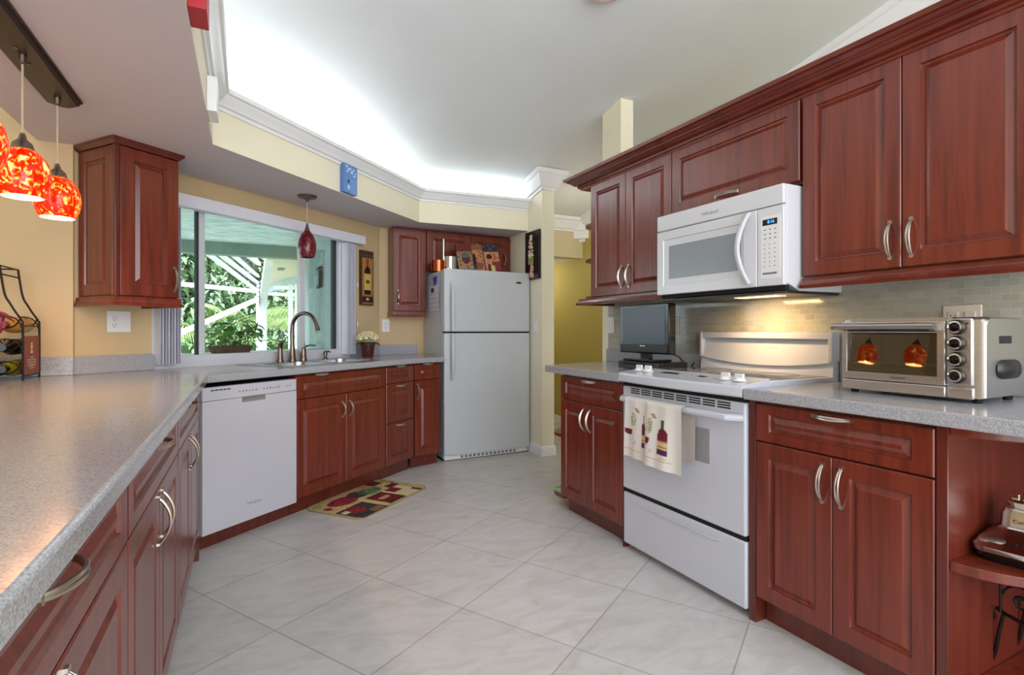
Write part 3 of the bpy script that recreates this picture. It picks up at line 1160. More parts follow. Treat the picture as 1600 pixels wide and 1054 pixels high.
# door window
obj('door_window', bx(0.18, 0.0006, 0.565, 0.582, 0.003, 0.713), mat('range_window', rgb(150, 150, 154), 0.35, var=0.03), d, 0.001, 1)
bm = B()
prof = []
pts = []
for k in range(17):
    s_ = k / 16
    x = 0.012 + s_ * (RW - 0.024)
    e = min(s_, 1 - s_)
    pts.append((x, -0.044 if e > 0.05 else 0.0 - 0.044 * math.sin(e / 0.05 * pi / 2), 0.785))
tube(bm, pts, 0.015, 10, flat=1.0)
obj('door_handle', bm, M_white, d)
obj('door_gap', bx(0.006, 0.012, 0.298, RW - 0.006, 0.046, 0.318), M_gap, t)
obj('lip_gap', bx(0.006, 0.004, 0.847, RW - 0.006, 0.046, 0.868), M_gap, t)
# bowed control console
bm = B()
n = 16
rows = []
for k in range(n + 1):
    s_ = k / n
    x = 0.001 + s_ * (RW - 0.002)
    bow = 0.022 * (1 - (2 * s_ - 1) ** 2)
    y0 = -0.024 - bow
    rows.append([bm.verts.new(p) for p in ((x, y0 + 0.004, 0.868), (x, y0 - 0.002, 0.874), (x, y0, 0.904), (x, y0 + 0.008, 0.913), (x, 0.135, 0.934), (x, 0.142, 0.926), (x, 0.142, 0.868))])
for a, b in zip(rows, rows[1:]):
    for j in range(7):
        bm.faces.new((a[j], a[(j + 1) % 7], b[(j + 1) % 7], b[j]))
bm.faces.new(rows[0])
bm.faces.new(rows[-1][::-1])
con = obj('control_console', bm, M_white, t, ang=30)
SL = math.atan2(0.021, 0.15)


def on_console(x, y):
    return 0.913 + (y + 0.02) * 0.1345


for x0, x1, y0, y1 in ((0.225, 0.335, 0.055, 0.085), (0.455, 0.505, 0.055, 0.08)):
    bm = B()
    v = [bm.verts.new((x, y, on_console(x, y) + dz)) for dz in (-0.001, 0.0012) for x, y in ((x0, y0), (x1, y0), (x1, y1), (x0, y1))]
    for f in ((0, 1, 2, 3), (4, 5, 6, 7), (0, 1, 5, 4), (1, 2, 6, 5), (2, 3, 7, 6), (3, 0, 4, 7)):
        bm.faces.new([v[i] for i in f])
    obj('display', bm, M_gloss_black, con)
bm = B()
for gx in (0.17, 0.36, 0.40, 0.53):
    for i in range(3):
        x = gx + i * 0.016
        y = 0.045 + (i % 2) * 0.012
        box(bm, x, y, on_console(x, y), x + 0.010, y + 0.004, on_console(x, y) + 0.0016)
obj('panel_lettering', bm, M_ink, con)
for x in (0.072, 0.138, 0.618, 0.688):
    bm = B()
    y = 0.055
    z = on_console(x, y)
    lathe(bm, [(0.027, 0), (0.027, 0.004), (0.021, 0.008), (0.019, 0.014), (0.0, 0.015)], 20, (x, y, z))
    box(bm, x - 0.021, y - 0.006, z + 0.008, x + 0.021, y + 0.006, z + 0.031)
    obj('knob', bm, M_plastic, con, 0.003, 2)
# cooktop
obj('cooktop_frame', bx(0.001, 0.143, 0.868, RW - 0.001, 0.565, 0.925), M_white, t, 0.006, 3)
ct = obj('cooktop_glass', bx(0.03, 0.155, 0.922, RW - 0.03, 0.55, 0.9262), M_cooktop, t)
for x, y, r_ in ((0.2, 0.27, 0.09), (0.2, 0.46, 0.075), (0.56, 0.27, 0.075), (0.56, 0.46, 0.09)):
    bm = B()
    tube(bm, [(x + r_ * math.cos(2 * pi * k / 32), y + r_ * math.sin(2 * pi * k / 32), 0.9263) for k in range(32)], 0.0012, 4, closed=True)
    obj('burner_ring', bm, M_ink, ct)
# backguard
bm = B()
rows = []
n = 20
for k in range(n + 1):
    s_ = k / n
    x = 0.004 + s_ * (RW - 0.008)
    c_ = 0.986 - 0.03 * (1 - (2 * s_ - 1) ** 2)
    rows.append([bm.verts.new(p) for p in ((x, 0.602, 0.868), (x, 0.555, 0.868), (x, 0.553, 0.927), (x, 0.560, c_ - 0.008), (x, 0.549, c_ + 0.002), (x, 0.572, 1.082), (x, 0.548, 1.092), (x, 0.549, 1.116), (x, 0.556, 1.121), (x, 0.602, 1.121))])
for a, b in zip(rows, rows[1:]):
    m_ = len(a)
    for j in range(m_):
        bm.faces.new((a[j], a[(j + 1) % m_], b[(j + 1) % m_], b[j]))
bm.faces.new(rows[0])
bm.faces.new(rows[-1][::-1])
bgd = obj('backguard', bm, M_white, t, ang=28)
for x in (0.0025, RW - 0.0215):
    obj('backguard_post', bx(x, 0.5455, 0.99, x + 0.019, 0.6035, 1.1225), M_white, t, 0.004, 2)
text('brand_mark', 'Whirlpool', 0.014, M_ink, bgd, (0.45, 0.5655, 1.045), (pi / 2 - 0.24, 0, 0), shear=0.3)

# ------------------------------------------------------------------ towel on the range handle
WINE = rgb(112, 34, 52)
INKP = rgb(86, 44, 72)
TWB = rgb(228, 222, 216)


def towel_fn(u, v):
    # v 0 = bottom of front sheet
    c = TWB
    k = 0
    if u < 0.42:
        uu, bott, off = u / 0.42, (0.80, 0.085), 0.0
    else:
        uu, bott, off = (u - 0.42) / 0.58, (0.40, 0.15), 0.0
    if 0.12 < v < 0.135 and uu < 0.75:
        return rgb(206, 170, 84)
    if u < 0.42:
        if ell(u, v, 0.075, 0.44, 0.075, 0.07) and v < 0.47:
            return WINE
        if rect(u, v, 0.07, 0.08, 0.25, 0.38):
            return rgb(214, 206, 204)
        bx_, w_ = 0.36, 0.035
    else:
        if ell(u, v, 0.455, 0.40, 0.05, 0.07) and v < 0.43:
            return WINE
        bx_, w_ = 0.72, 0.082
    # bottle
    if rect(u, v, bx_ - w_, bx_ + w_, 0.22, 0.52):
        if 0.30 < v < 0.43:
            return rgb(216, 190, 150) if (int(v * 60) % 5) else rgb(178, 132, 84)
        return INKP if v < 0.30 else WINE
    if ell(u, v, bx_, 0.52, w_, 0.10) and v > 0.5:
        return WINE
    if rect(u, v, bx_ - w_ * 0.34, bx_ + w_ * 0.34, 0.55, 0.74):
        return rgb(76, 92, 52)
    # cork
    for cx, cy in ((0.24, 0.80), (0.56, 0.78)):
        if abs((u - cx) + (v - cy) * 0.6) < 0.03 and abs(v - cy) < 0.035:
            return rgb(176, 146, 126)
    # leaves / grapes
    for cx, cy in ((0.17, 0.64), (0.50, 0.62)):
        if ell(u, v, cx, cy, 0.055, 0.12):
            h = math.sin(u * 260) * math.cos(v * 190)
            return rgb(110, 134, 62) if h > 0.1 else (rgb(196, 200, 150) if h < -0.5 else c)
    if ell(u, v, 0.2, 0.26, 0.03, 0.03) or ell(u, v, 0.53, 0.24, 0.02, 0.03):
        return rgb(214, 190, 182)
    if rect(u, v, 0.64, 0.80, 0.165, 0.175):
        return rgb(206, 180, 120)
    return c


tw = thing('towel', 'cream dish towel printed with wine bottles draped over the oven handle', 'towel', (1.742, 2.201, 0), RZ_R)


def warp_front(u, v, p):
    x = 0.112 + u * 0.385
    top, bot = 0.803, 0.515 - 0.012 * u
    z = bot + v * (top - bot)
    fold = 0.010 * math.sin(u * 2 * pi * 1.1 + 0.6) * (1 - v) + 0.004 * math.sin(u * 23) * (1 - 0.6 * v)
    step = -0.006 if u > 0.42 else 0.0
    y = -0.062 + (-0.006 - 0.012 * (1 - v)) + fold + step
    if v > 0.94:
        k = (v - 0.94) / 0.06
        y = y * (1 - k) + (-0.044) * k
        z = 0.797 + 0.006 * math.sin(k * pi / 2)
    x += 0.010 * (1 - v) * (u - 0.5)
    return Vector((x, y, z))


picture('front_sheet', 1, 1, 72, 84, towel_fn, tw, warp=warp_front)


def warp_back(u, v, p):
    x = 0.118 + u * 0.40
    z = 0.555 + v * 0.248
    y = -0.014 + 0.004 * math.sin(u * 17) * (1 - v)
    if v > 0.9:
        k = (v - 0.9) / 0.1
        y = -0.014 * (1 - k) + (-0.044) * k
        x = 0.118 + u * (0.40 - 0.02 * k)
    return Vector((x, y, z))


picture('back_sheet', 1, 1, 30, 24, lambda u, v: rgb(206, 196, 188), tw, warp=warp_back)

# ------------------------------------------------------------------ microwave
t = thing('microwave', 'white over-the-range microwave with grey window under the wall cabinets', 'microwave', (1.96, 2.181, 0), RZ_R)
MW = 0.747
bm = B()
# side profile: lower back edge drops a little
pts = [(0.022, 1.326), (0.05, 1.318), (0.105, 1.296), (0.39, 1.296), (0.39, 1.735), (0.022, 1.735)]
lo = [bm.verts.new((0.001, y, z)) for y, z in pts]
hi = [bm.verts.new((MW - 0.001, y, z)) for y, z in pts]
bm.faces.new(lo)
bm.faces.new(hi[::-1])
for i in range(6):
    bm.faces.new((lo[i], lo[(i + 1) % 6], hi[(i + 1) % 6], hi[i]))
obj('body', bm, M_white_mw, t, 0.003, 2)
gr = obj('vent_grille', bx(0.0, 0.0, 1.653, MW, 0.024, 1.735), M_white_mw, t, 0.006, 3)
text('brand_mark', 'Whirlpool', 0.024, M_ink, gr, (0.36, -0.0002, 1.688), FRONT, shear=0.3, ext=0.0002)
dr = B()
# door with stepped window recess
xa, xb, za, zb_ = 0.0, 0.619, 1.318, 1.649
rings = []
for ix0, ix1, iz0, iz1, y in ((0, 0, 0, 0, 0.024), (0, 0, 0, 0, 0.003), (0.003, 0.003, 0.003, 0.003, 0.0), (0.046, 0.066, 0.045, 0.044, 0.0), (0.049, 0.069, 0.048, 0.047, 0.005), (0.082, 0.084, 0.078, 0.078, 0.007)):
    rings.append([dr.verts.new(p) for p in ((xa + ix0, y, za + iz0), (xb - ix1, y, za + iz0), (xb - ix1, y, zb_ - iz1), (xa + ix0, y, zb_ - iz1))])
dr.faces.new(rings[0][::-1])
for a, b in zip(rings, rings[1:]):
    for i in range(4):
        dr.faces.new((a[i], a[(i + 1) % 4], b[(i + 1) % 4], b[i]))
dr.faces.new(rings[-1])
d = obj('door', dr, M_white_mw, t, ang=20)
obj('window', bx(0.084, 0.0055, 1.399, 0.533, 0.0068, 1.569), M_mwglass, d)
bm = B()
pts = []
for k in range(17):
    s_ = k / 16
    pts.append((0.578 - 0.026 * math.sin(pi * s_), -0.004 - 0.038 * math.sin(pi * s_) ** 0.8, 1.334 + s_ * 0.305))
tube(bm, pts, [0.018 if 0 < k < 16 else 0.020 for k in range(17)], 10, flat=0.55)
obj('handle', bm, M_white_mw, d)
p_ = obj('control_panel', bx(0.622, 0.0, 1.318, MW, 0.024, 1.649), M_white_mw, t, 0.004, 2)
obj('panel_inset', bx(0.640, -0.0012, 1.348, 0.735, 0.002, 1.612), M_plastic, p_, 0.001, 1)
ds = obj('display', bx(0.650, -0.0022, 1.573, 0.719, 0.001, 1.598), M_display, p_)
text('clock_digits', '8:16', 0.019, M_blue_led, ds, (0.690, -0.0024, 1.5855), FRONT, ext=0.0002)
bm = B()
for i in range(3):
    for j in range(9):
        z = 1.552 - j * 0.0185 - (0.006 if j > 2 else 0)
        x = 0.657 + i * 0.024
        wd = 0.0095 if j < 3 else 0.005
        box(bm, x, -0.0018, z, x + wd, 0.0, z + 0.0042)
box(bm, 0.650, -0.0018, 1.366, 0.717, 0.0, 1.374)
obj('keypad_marks', bm, M_ink, p_)
und = obj('underside', bx(0.01, 0.03, 1.285, MW - 0.01, 0.385, 1.2965), M_grey_panel, t, 0.002, 1)
obj('front_vent', bx(0.01, 0.024, 1.3, MW - 0.01, 0.05, 1.318), M_gap, t)
obj('lamp_lens', bx(0.40, 0.12, 1.2835, 0.62, 0.19, 1.286), M_hoodlens, und)
hl = area('hood_lamp', (1.96 + 0.20, 2.181 - 0.42, 1.281), (0, math.radians(-24), 0), 0.06, 0.2, 2.0, (1.0, 0.63, 0.28), math.radians(150))

# ------------------------------------------------------------------ refrigerator
t = thing('refrigerator', 'tall white top-freezer refrigerator in the alcove', 'refrigerator', (1.508, 4.30, 0), math.radians(0.9))
FW = 0.842
bm = B()
box(bm, 0.004, 0.07, 0.02, FW - 0.004, 0.575, 1.655)
obj('body', bm, M_fridge, t, 0.006, 2)
obj('base_grille', bx(0.01, 0.035, 0.006, FW - 0.01, 0.08, 0.046), M_plastic, t, 0.004, 2)
bm = B()
for k in range(14):
    box(bm, 0.16 + k * 0.04, 0.033, 0.016, 0.185 + k * 0.04, 0.037, 0.036)
obj('grille_slots', bm, M_ink, t)
obj('foot_strip', bx(0.0, 0.05, 0.0, FW, 0.5, 0.01), M_gap, t)


def fr_door(name, z0, z1):
    bm = B()
    n = 14
    rows = []
    for k in range(n + 1):
        s_ = k / n
        x = s_ * FW
        bow = 0.012 * (1 - (2 * s_ - 1) ** 4)
        rows.append([bm.verts.new(p) for p in ((x, 0.062, z0), (x, 0.012 - bow, z0), (x, 0.012 - bow, z1), (x, 0.062, z1))])
    for a, b in zip(rows, rows[1:]):
        for j in range(4):
            bm.faces.new((a[j], a[(j + 1) % 4], b[(j + 1) % 4], b[j]))
    bm.faces.new(rows[0])
    bm.faces.new(rows[-1][::-1])
    return obj(name, bm, M_fridge, t, 0.008, 3)


d1 = fr_door('freezer_door', 1.120, 1.662)
d2 = fr_door('fridge_door', 0.05, 1.107)
obj('door_gasket', bx(0.006, 0.015, 1.107, FW - 0.006, 0.07, 1.120), M_gap, t)


def fr_handle(par, z0, z1, tip):
    bm = B()
    pts = []
    rs = []
    for k in range(15):
        s_ = k / 14
        z = z0 + (z1 - z0) * s_
        e = min(1, (s_ if tip == 0 else 1 - s_) / 0.35)
        pts.append((0.062, 0.004 - 0.036 * math.sin(e * pi / 2) - 0.003, z))
        rs.append(0.012 + 0.011 * math.sin(e * pi / 2))
    tube(bm, pts, rs, 10, flat=0.7)
    obj('handle', bm, M_fridge, par)


fr_handle(d1, 1.124, 1.545, 1)
fr_handle(d2, 0.70, 1.103, 0)
bm = B()
lathe(bm, [(0.0, -0.003), (0.03, -0.003), (0.034, 0.0), (0.034, 0.002)], 28, (0, 0, 0), 'y')
for v in bm.verts:
    v.co.z *= 0.34
badge = obj('badge', bm, M_nickel, d1, loc=(0.72, -0.001, 1.567))
bm = B()
lathe(bm, [(0.0, -0.0036), (0.024, -0.0036), (0.024, -0.003)], 24, (0, 0, 0), 'y')
for v in bm.verts:
    v.co.z *= 0.3
obj('badge_centre', bm, M_darkink, badge)
# side of fridge: calendar and magnets
sx = 1.508
tag(picture('calendar_sheet', 1, 1, 30, 30, lambda u, v: rgb(120, 116, 170) if 0.80 < v < 0.83 else (rgb(186, 186, 198) if (int(v * 30) % 5 == 0 and v < 0.78) else rgb(222, 220, 232)), None,
            warp=lambda u, v, p: Vector((sx - 0.004 - 0.003 * math.sin(v * 3), 4.73 - u * 0.30, 1.30 + v * 0.235))), 'white calendar sheet pinned to the left side of the refrigerator', 'paper')
bm = B()
lathe(bm, [(0.0, -0.012), (0.052, -0.012), (0.06, 0.0), (0.04, 0.0)], 3, (0, 0, 0), 'x')
tag(obj('magnet', bm, M_purple, loc=(sx, 4.545, 1.585), rot=(pi / 2 + pi, 0, 0)), 'purple triangular magnet above the calendar on the refrigerator', 'magnet')
tag(obj('magnet_clip', bx(sx - 0.018, 4.575, 1.472, sx - 0.001, 4.62, 1.512), M_darkink, bevel=0.003), 'small dark clip holding the calendar on the refrigerator', 'magnet')

# things on the refrigerator
t = thing('coffee_press', 'copper and glass pot with an upright plunger on top of the refrigerator', 'pot', (1.66, 4.58, 1.6625))
bm = B()
lathe(bm, [(0.058, 0.0), (0.06, 0.01), (0.06, 0.13), (0.062, 0.14), (0.056, 0.14), (0.055, 0.01)], 28)
obj('glass_jar', bm, M_glasspot, t)
bm = B()
lathe(bm, [(0.064, 0.0), (0.064, 0.10), (0.061, 0.10), (0.061, 0.0)], 28, (-0.115, 0.0, 0.0))
obj('copper_cup', bm, M_copper, t)
bm = B()
lathe(bm, [(0.012, 0.05), (0.014, 0.14), (0.016, 0.26), (0.013, 0.30), (0.0, 0.305)], 16, (-0.065, 0.0, 0.0))
obj('plunger_handle', bm, M_steel, t)
bm = B()
lathe(bm, [(0.05, 0.0), (0.05, 0.03), (0.03, 0.045), (0.03, 0.0)], 20, (-0.03, -0.01, 0.0))
obj('base_ring', bm, M_chrome, t)


def trip(u, v):
    n_ = math.sin(u * 37 + 3 * math.sin(v * 9)) * math.cos(v * 23 + u * 11)
    if u < 0.36:
        base = rgb(176, 130, 90) if n_ > -0.2 else rgb(130, 96, 72)
        if v > 0.74:
            base = rgb(120, 54, 48) if (int(u * 60) + int(v * 50)) % 2 else rgb(96, 44, 40)
        if ell(u, v, 0.2, 0.5, 0.10, 0.22):
            base = rgb(80, 100, 84) if v > 0.5 else rgb(94, 44, 66)
        if v < 0.12:
            base = rgb(96, 130, 132)
    elif u < 0.63:
        base = rgb(190, 128, 84) if n_ > -0.3 else rgb(150, 92, 72)
        if v > 0.8:
            base = rgb(110, 66, 50) if (int(u * 70) + int(v * 50)) % 2 else rgb(150, 110, 78)
        if rect(u, v, 0.37, 0.43, 0.1, 0.5) or ell(u, v, 0.40, 0.5, 0.035, 0.16):
            base = rgb(34, 34, 52)
        if ell(u, v, 0.5, 0.2, 0.09, 0.13):
            base = rgb(134, 80, 78)
    else:
        base = rgb(196, 146, 100) if n_ > -0.3 else rgb(166, 112, 84)
        if v > 0.72:
            base = rgb(54, 50, 64) if n_ > -0.4 else rgb(92, 80, 92)
        if ell(u, v, 0.76, 0.54, 0.07, 0.10):
            base = rgb(96, 24, 32)
        if rect(u, v, 0.86, 0.92, 0.42, 0.66):
            base = rgb(170, 96, 56)
        if v < 0.36 and u > 0.8:
            base = rgb(132, 58, 56)
        if rect(u, v, 0.78, 0.86, 0.0, 0.2):
            base = rgb(206, 196, 120)
        if rect(u, v, 0.7, 0.76, 0.0, 0.26):
            base = rgb(96, 34, 44)
    if abs(u - 0.36) < 0.012 or abs(u - 0.63) < 0.012:
        base = rgb(70, 62, 52)
    return base


t = thing('art_panel', 'wine themed three-part art panel leaning on the cabinet above the refrigerator', 'picture', (1.72, 4.50, 1.6635), math.radians(2))
t.rotation_euler = (math.radians(-14), math.radians(-4), math.radians(2))
picture('painted_face', 0.43, 0.265, 110, 66, trip, t)
obj('board', bx(0.0, 0.0008, 0.0, 0.43, 0.018, 0.265), M_darkink, t)

# ------------------------------------------------------------------ dishwasher
t = thing('dishwasher', 'white dishwasher with a recessed handle between left run and sink', 'dishwasher', W(0.01, 0), A38)
DWW = 0.595
obj('body', bx(0.006, 0.03, 0.10, DWW - 0.004, 0.55, 0.838), M_gap, t)
bm = B()
# door with a pocket handle
PX0, PX1, PZ, PT = 0.225, 0.375, 0.739, 0.766
xs = [0, PX0, PX1, DWW]
F = {}
for i_, x in enumerate(xs):
    for j_, z in enumerate((0.088, PZ, PT)):
        F[i_, j_] = bm.verts.new((x, -0.004, z))
for i_ in range(3):
    for j_ in range(2):
        if (i_, j_) != (1, 1):
            bm.faces.new((F[i_, j_], F[i_ + 1, j_], F[i_ + 1, j_ + 1], F[i_, j_ + 1]))
q1, q2 = bm.verts.new((PX0 + 0.008, 0.02, PT)), bm.verts.new((PX1 - 0.008, 0.02, PT))
q3, q4 = bm.verts.new((PX1 - 0.008, 0.02, PZ + 0.02)), bm.verts.new((PX0 + 0.008, 0.02, PZ + 0.02))
bm.faces.new((F[1, 1], F[2, 1], q3, q4)).material_index = 1
bm.faces.new((q4, q3, q2, q1)).material_index = 1
bm.faces.new((F[1, 1], q4, q1, F[1, 2])).material_index = 1
bm.faces.new((F[2, 1], F[2, 2], q2, q3)).material_index = 1
bk = [bm.verts.new((x, 0.03, z)) for x, z in ((0, 0.088), (DWW, 0.088), (DWW, PT), (0, PT))]
bm.faces.new(bk[::-1])
bm.faces.new((F[0, 0], bk[0], bk[1], F[3, 0], F[2, 0], F[1, 0]))
bm.faces.new((F[0, 0], F[0, 1], F[0, 2], bk[3], bk[0]))
bm.faces.new((F[3, 0], bk[1], bk[2], F[3, 2], F[3, 1]))
bm.faces.new((F[0, 2], F[1, 2], q1, q2, F[2, 2], F[3, 2], bk[2], bk[3]))
d = obj('door', bm, [M_white_dw, mat('pocket_shade_grey', rgb(150, 146, 142), 0.45, var=0.03)], t, ang=25)  # pocket faces coloured darker to paint in the recess shade
text('brand_mark', 'Whirlpool', 0.022, M_ink, d, (0.30, -0.0042, 0.178), FRONT, shear=0.3, ext=0.0002)
cp = obj('control_strip', bx(0, -0.004, 0.7675, DWW, 0.03, 0.838), M_white_dw, t, 0.004, 2)
for x0_, n_, st_, wd_ in ((0.205, 6, 0.021, 0.010), (0.36, 6, 0.021, 0.010), (0.51, 3, 0.018, 0.006)):
    bm = B()
    for k in range(n_):
        box(bm, x0_ + k * st_, -0.0046, 0.797, x0_ + k * st_ + wd_, -0.003, 0.803 + 0.0012 * (k % 3))
    obj('lettering', bm, M_ink, cp)
bm = B()
for k in range(5):
    box(bm, 0.045 + k * 0.023, -0.0046, 0.818, 0.064 + k * 0.023, -0.003, 0.824)
obj('vent_marks', bm, M_gap, cp)
obj('toe_kick', bx(0.0, 0.06, 0.0, DWW, 0.075, 0.10), M_wood_dark, t)

# ------------------------------------------------------------------ sink and tap
t = thing('sink', 'double bowl stainless sink set into the grey countertop', 'sink', W(0, 0), A38)
bm = B()
OUT = rrect(0.60, 1.50, 0.06, 0.575, 0.05)
outer = [bm.verts.new((x, y, ZC + 0.0035)) for x, y in OUT]
ed = [bm.edges.new((outer[i], outer[(i + 1) % len(outer)])) for i in range(len(outer))]
for a, b, c_, d_ in SB:
    h = [bm.verts.new((x, y, ZC + 0.0035)) for x, y in rrect(a + 0.01, b - 0.01, c_ + 0.01, d_ - 0.01, 0.06)]
    ed += [bm.edges.new((h[i], h[(i + 1) % len(h)])) for i in range(len(h))]
bmesh.ops.triangle_fill(bm, use_beauty=True, edges=ed)
lowr = [bm.verts.new((x, y, ZC + 0.0004)) for x, y in rrect(0.597, 1.503, 0.057, 0.578, 0.053)]
for i in range(len(outer)):
    j = (i + 1) % len(outer)
    bm.faces.new((outer[i], lowr[i], lowr[j], outer[j]))
obj('rim', bm, M_sinksteel, t)
for a, b, c_, d_ in SB:
    bm = B()
    r1 = [bm.verts.new((x, y, ZC + 0.0035)) for x, y in rrect(a + 0.01, b - 0.01, c_ + 0.01, d_ - 0.01, 0.06)]
    r2 = [bm.verts.new((x, y, ZC - 0.17)) for x, y in rrect(a + 0.02, b - 0.02, c_ + 0.02, d_ - 0.02, 0.06)]
    r3 = [bm.verts.new((x, y, ZC - 0.185)) for x, y in rrect(a + 0.05, b - 0.05, c_ + 0.05, d_ - 0.05, 0.05)]
    for p, q_ in ((r1, r2), (r2, r3)):
        for i in range(len(p)):
            j = (i + 1) % len(p)
            bm.faces.new((p[i], p[j], q_[j], q_[i]))
    bm.faces.new(r3)
    lathe(bm, [(0.0, 0.002), (0.035, 0.002), (0.042, 0.0)], 18, ((a + b) / 2, (c_ + d_) / 2, ZC - 0.184))
    obj('bowl', bm, M_sinksteel, t)
TZ = ZC + 0.0036
t = thing('faucet', 'tall gooseneck kitchen faucet in brushed bronze behind the sink', 'faucet', W(1.055, 0.53, TZ), A38)
bm = B()
lathe(bm, [(0.030, 0.0), (0.030, 0.006), (0.024, 0.02), (0.0185, 0.08), (0.0150, 0.13)], 20)
pts = [(0, 0, 0.12), (0, 0.004, 0.2), (0, 0.0, 0.245)]
for k in range(1, 13):
    a = pi * k / 13 * 0.96
    pts.append((0, -0.115 + 0.115 * math.cos(a), 0.245 + 0.10 * math.sin(a)))
last = pts[-1]
pts += [(0, last[1] - 0.012, last[2] - 0.02), (0, last[1] - 0.024, last[2] - 0.055)]
tube(bm, pts, [0.0145] * (len(pts) - 2) + [0.015, 0.018], 12)
obj('spout', bm, M_bronze, t)
t = thing('side_spray', 'bronze side sprayer standing left of the faucet', 'sprayer', W(0.948, 0.53, TZ), A38)
bm = B()
lathe(bm, [(0.026, 0.0), (0.026, 0.005), (0.021, 0.02), (0.017, 0.06), (0.016, 0.10)], 18)
tube(bm, [(0, 0, 0.09), (0, 0.0, 0.118), (0, -0.012, 0.135), (0, -0.032, 0.142)], [0.0165, 0.018, 0.018, 0.013], 12)
obj('spray_head', bm, M_bronze, t)
t = thing('faucet_lever', 'bronze single lever handle right of the faucet spout', 'faucet', W(1.157, 0.53, TZ), A38)
bm = B()
lathe(bm, [(0.028, 0.0), (0.028, 0.005), (0.023, 0.02), (0.020, 0.07), (0.017, 0.088), (0.0, 0.096)], 18)
obj('base', bm, M_bronze, t)
bm = B()
tube(bm, [(0.0, 0, 0.085), (0.02, -0.01, 0.105), (0.05, -0.03, 0.112), (0.078, -0.045, 0.106)], [0.010, 0.008, 0.006, 0.006], 8)
tube(bm, [(0.012, 0.0, 0.09), (0.012, 0.0, 0.15)], [0.004, 0.002], 8)
obj('lever', bm, M_bronze, t)
t = thing('soap_dispenser', 'small chrome soap pump at the right end of the sink', 'soap dispenser', W(1.375, 0.53, TZ), A38)
bm = B()
lathe(bm, [(0.022, 0.0), (0.022, 0.004), (0.012, 0.012), (0.012, 0.03), (0.018, 0.034), (0.017, 0.05), (0.010, 0.06), (0.0, 0.066)], 16)
tube(bm, [(0, 0, 0.056), (0.01, -0.02, 0.062), (0.014, -0.036, 0.05)], 0.006, 8)
obj('pump', bm, M_bronze, t)

# ------------------------------------------------------------------ blinds
t = thing('vertical_blinds', 'white vertical blinds drawn open to both sides of the sink window', 'blinds', W(0, 0), A38)
obj('valance', bx(0.075, 0.535, 1.866, 1.848, 0.607, 1.942), M_vinyl, t, 0.003, 2)


def vane_stack(u0, u1, n):
    bm = B()
    for k in range(n):
        u = u0 + (u1 - u0) * (k + 0.5) / n
        a = 0.9 + 0.08 * math.sin(k * 2.1)
        dx, dy = 0.5 * 0.082 * math.cos(pi / 2 * a), 0.5 * 0.082 * math.sin(pi / 2 * a)
        c1 = (u - dx, 0.573 - dy * 0.85)
        c2 = (u + dx, 0.573 + dy * 0.85)
        mid = ((c1[0] + c2[0]) / 2 + 0.004, (c1[1] + c2[1]) / 2)
        for p, q_ in ((c1, mid), (mid, c2)):
            bar(bm, (p[0], p[1], 0.925 + 0.47), (q_[0], q_[1], 0.925 + 0.47), 0.0016, 0.925)
    return bm


obj('vane_stack', vane_stack(0.13, 0.255, 11), M_vinyl, t)
obj('vane_stack', vane_stack(1.625, 1.745, 9), M_vinyl, t)
bm = B()
tube(bm, [(1.80, 0.585, 1.87), (1.80, 0.585, 1.2), (1.802, 0.59, 1.0)], 0.0015, 5)
lathe(bm, [(0.004, 0), (0.009, 0.01), (0.006, 0.04), (0.002, 0.045)], 10, (1.80, 0.585, 1.50))
lathe(bm, [(0.004, 0), (0.009, 0.01), (0.006, 0.04), (0.002, 0.045)], 10, (1.80, 0.585, 1.16))
obj('pull_cord', bm, M_plastic, t)

# ------------------------------------------------------------------ wall plates


def plate(name, label, loc, rz, w, h, kinds, m=M_plastic, cat='outlet'):
    """centred plate facing local -y"""
    t = thing(name, label, cat, loc, rz)
    obj('cover', bx(-w / 2, -0.007, -h / 2, w / 2, -0.0005, h / 2), m, t, 0.0025, 2)
    for dx, k in kinds:
        if k == 'rocker':
            obj('rocker', bx(dx - 0.017, -0.0105, -0.034, dx + 0.017, -0.006, 0.034), m, t, 0.002, 2)
        else:
            o = obj('socket', bx(dx - 0.017, -0.009, -0.034, dx + 0.017, -0.006, 0.034), m, t, 0.002, 2)
            bm = B()
            for z in (0.018, -0.018):
                box(bm, dx - 0.008, -0.0094, z - 0.004, dx - 0.006, -0.0085, z + 0.006)
                box(bm, dx + 0.006, -0.0094, z - 0.004, dx + 0.008, -0.0085, z + 0.006)
                lathe(bm, [(0.003, -0.0094), (0.003, -0.0085)], 8, (dx, 0, z - 0.010), 'y')
            obj('slots', bm, M_darkink, o)
    return t


plate('switch_plate', 'white double plate with outlet and rocker switch under the left wall cabinet', W(-0.048, WALLW, 1.178), A38, 0.116, 0.116, ((-0.025, 'socket'), (0.025, 'rocker')))
p2 = Vector(C2) + q * 0.06
plate('outlet', 'white wall outlet under the cabinet left of the refrigerator', (p2.x, p2.y, 1.175), math.atan2(q.y, q.x), 0.07, 0.115, ((0, 'socket'),))
plate('light_switch', 'white light switch on the wall right of the refrigerator', (2.365, 4.245, 1.16), RZ_R - pi + pi, 0.07, 0.115, ((0, 'rocker'),), cat='switch')
plate('light_switch', 'white switch plate on the mosaic tiles left of the television', (2.352, 3.09, 1.168), RZ_R, 0.07, 0.115, ((0, 'rocker'),), cat='switch')
plate('light_switch', 'slim ivory plate on the mosaic tiles right of the television', (2.352, 2.437, 1.16), RZ_R, 0.036, 0.112, (), M_ivory, cat='switch')
plate('outlet', 'pinkish double outlet plate on the tiles behind the toaster oven', (2.352, 0.995, 1.165), RZ_R, 0.118, 0.116, ((-0.026, 'socket'), (0.026, 'rocker')), M_ivory)

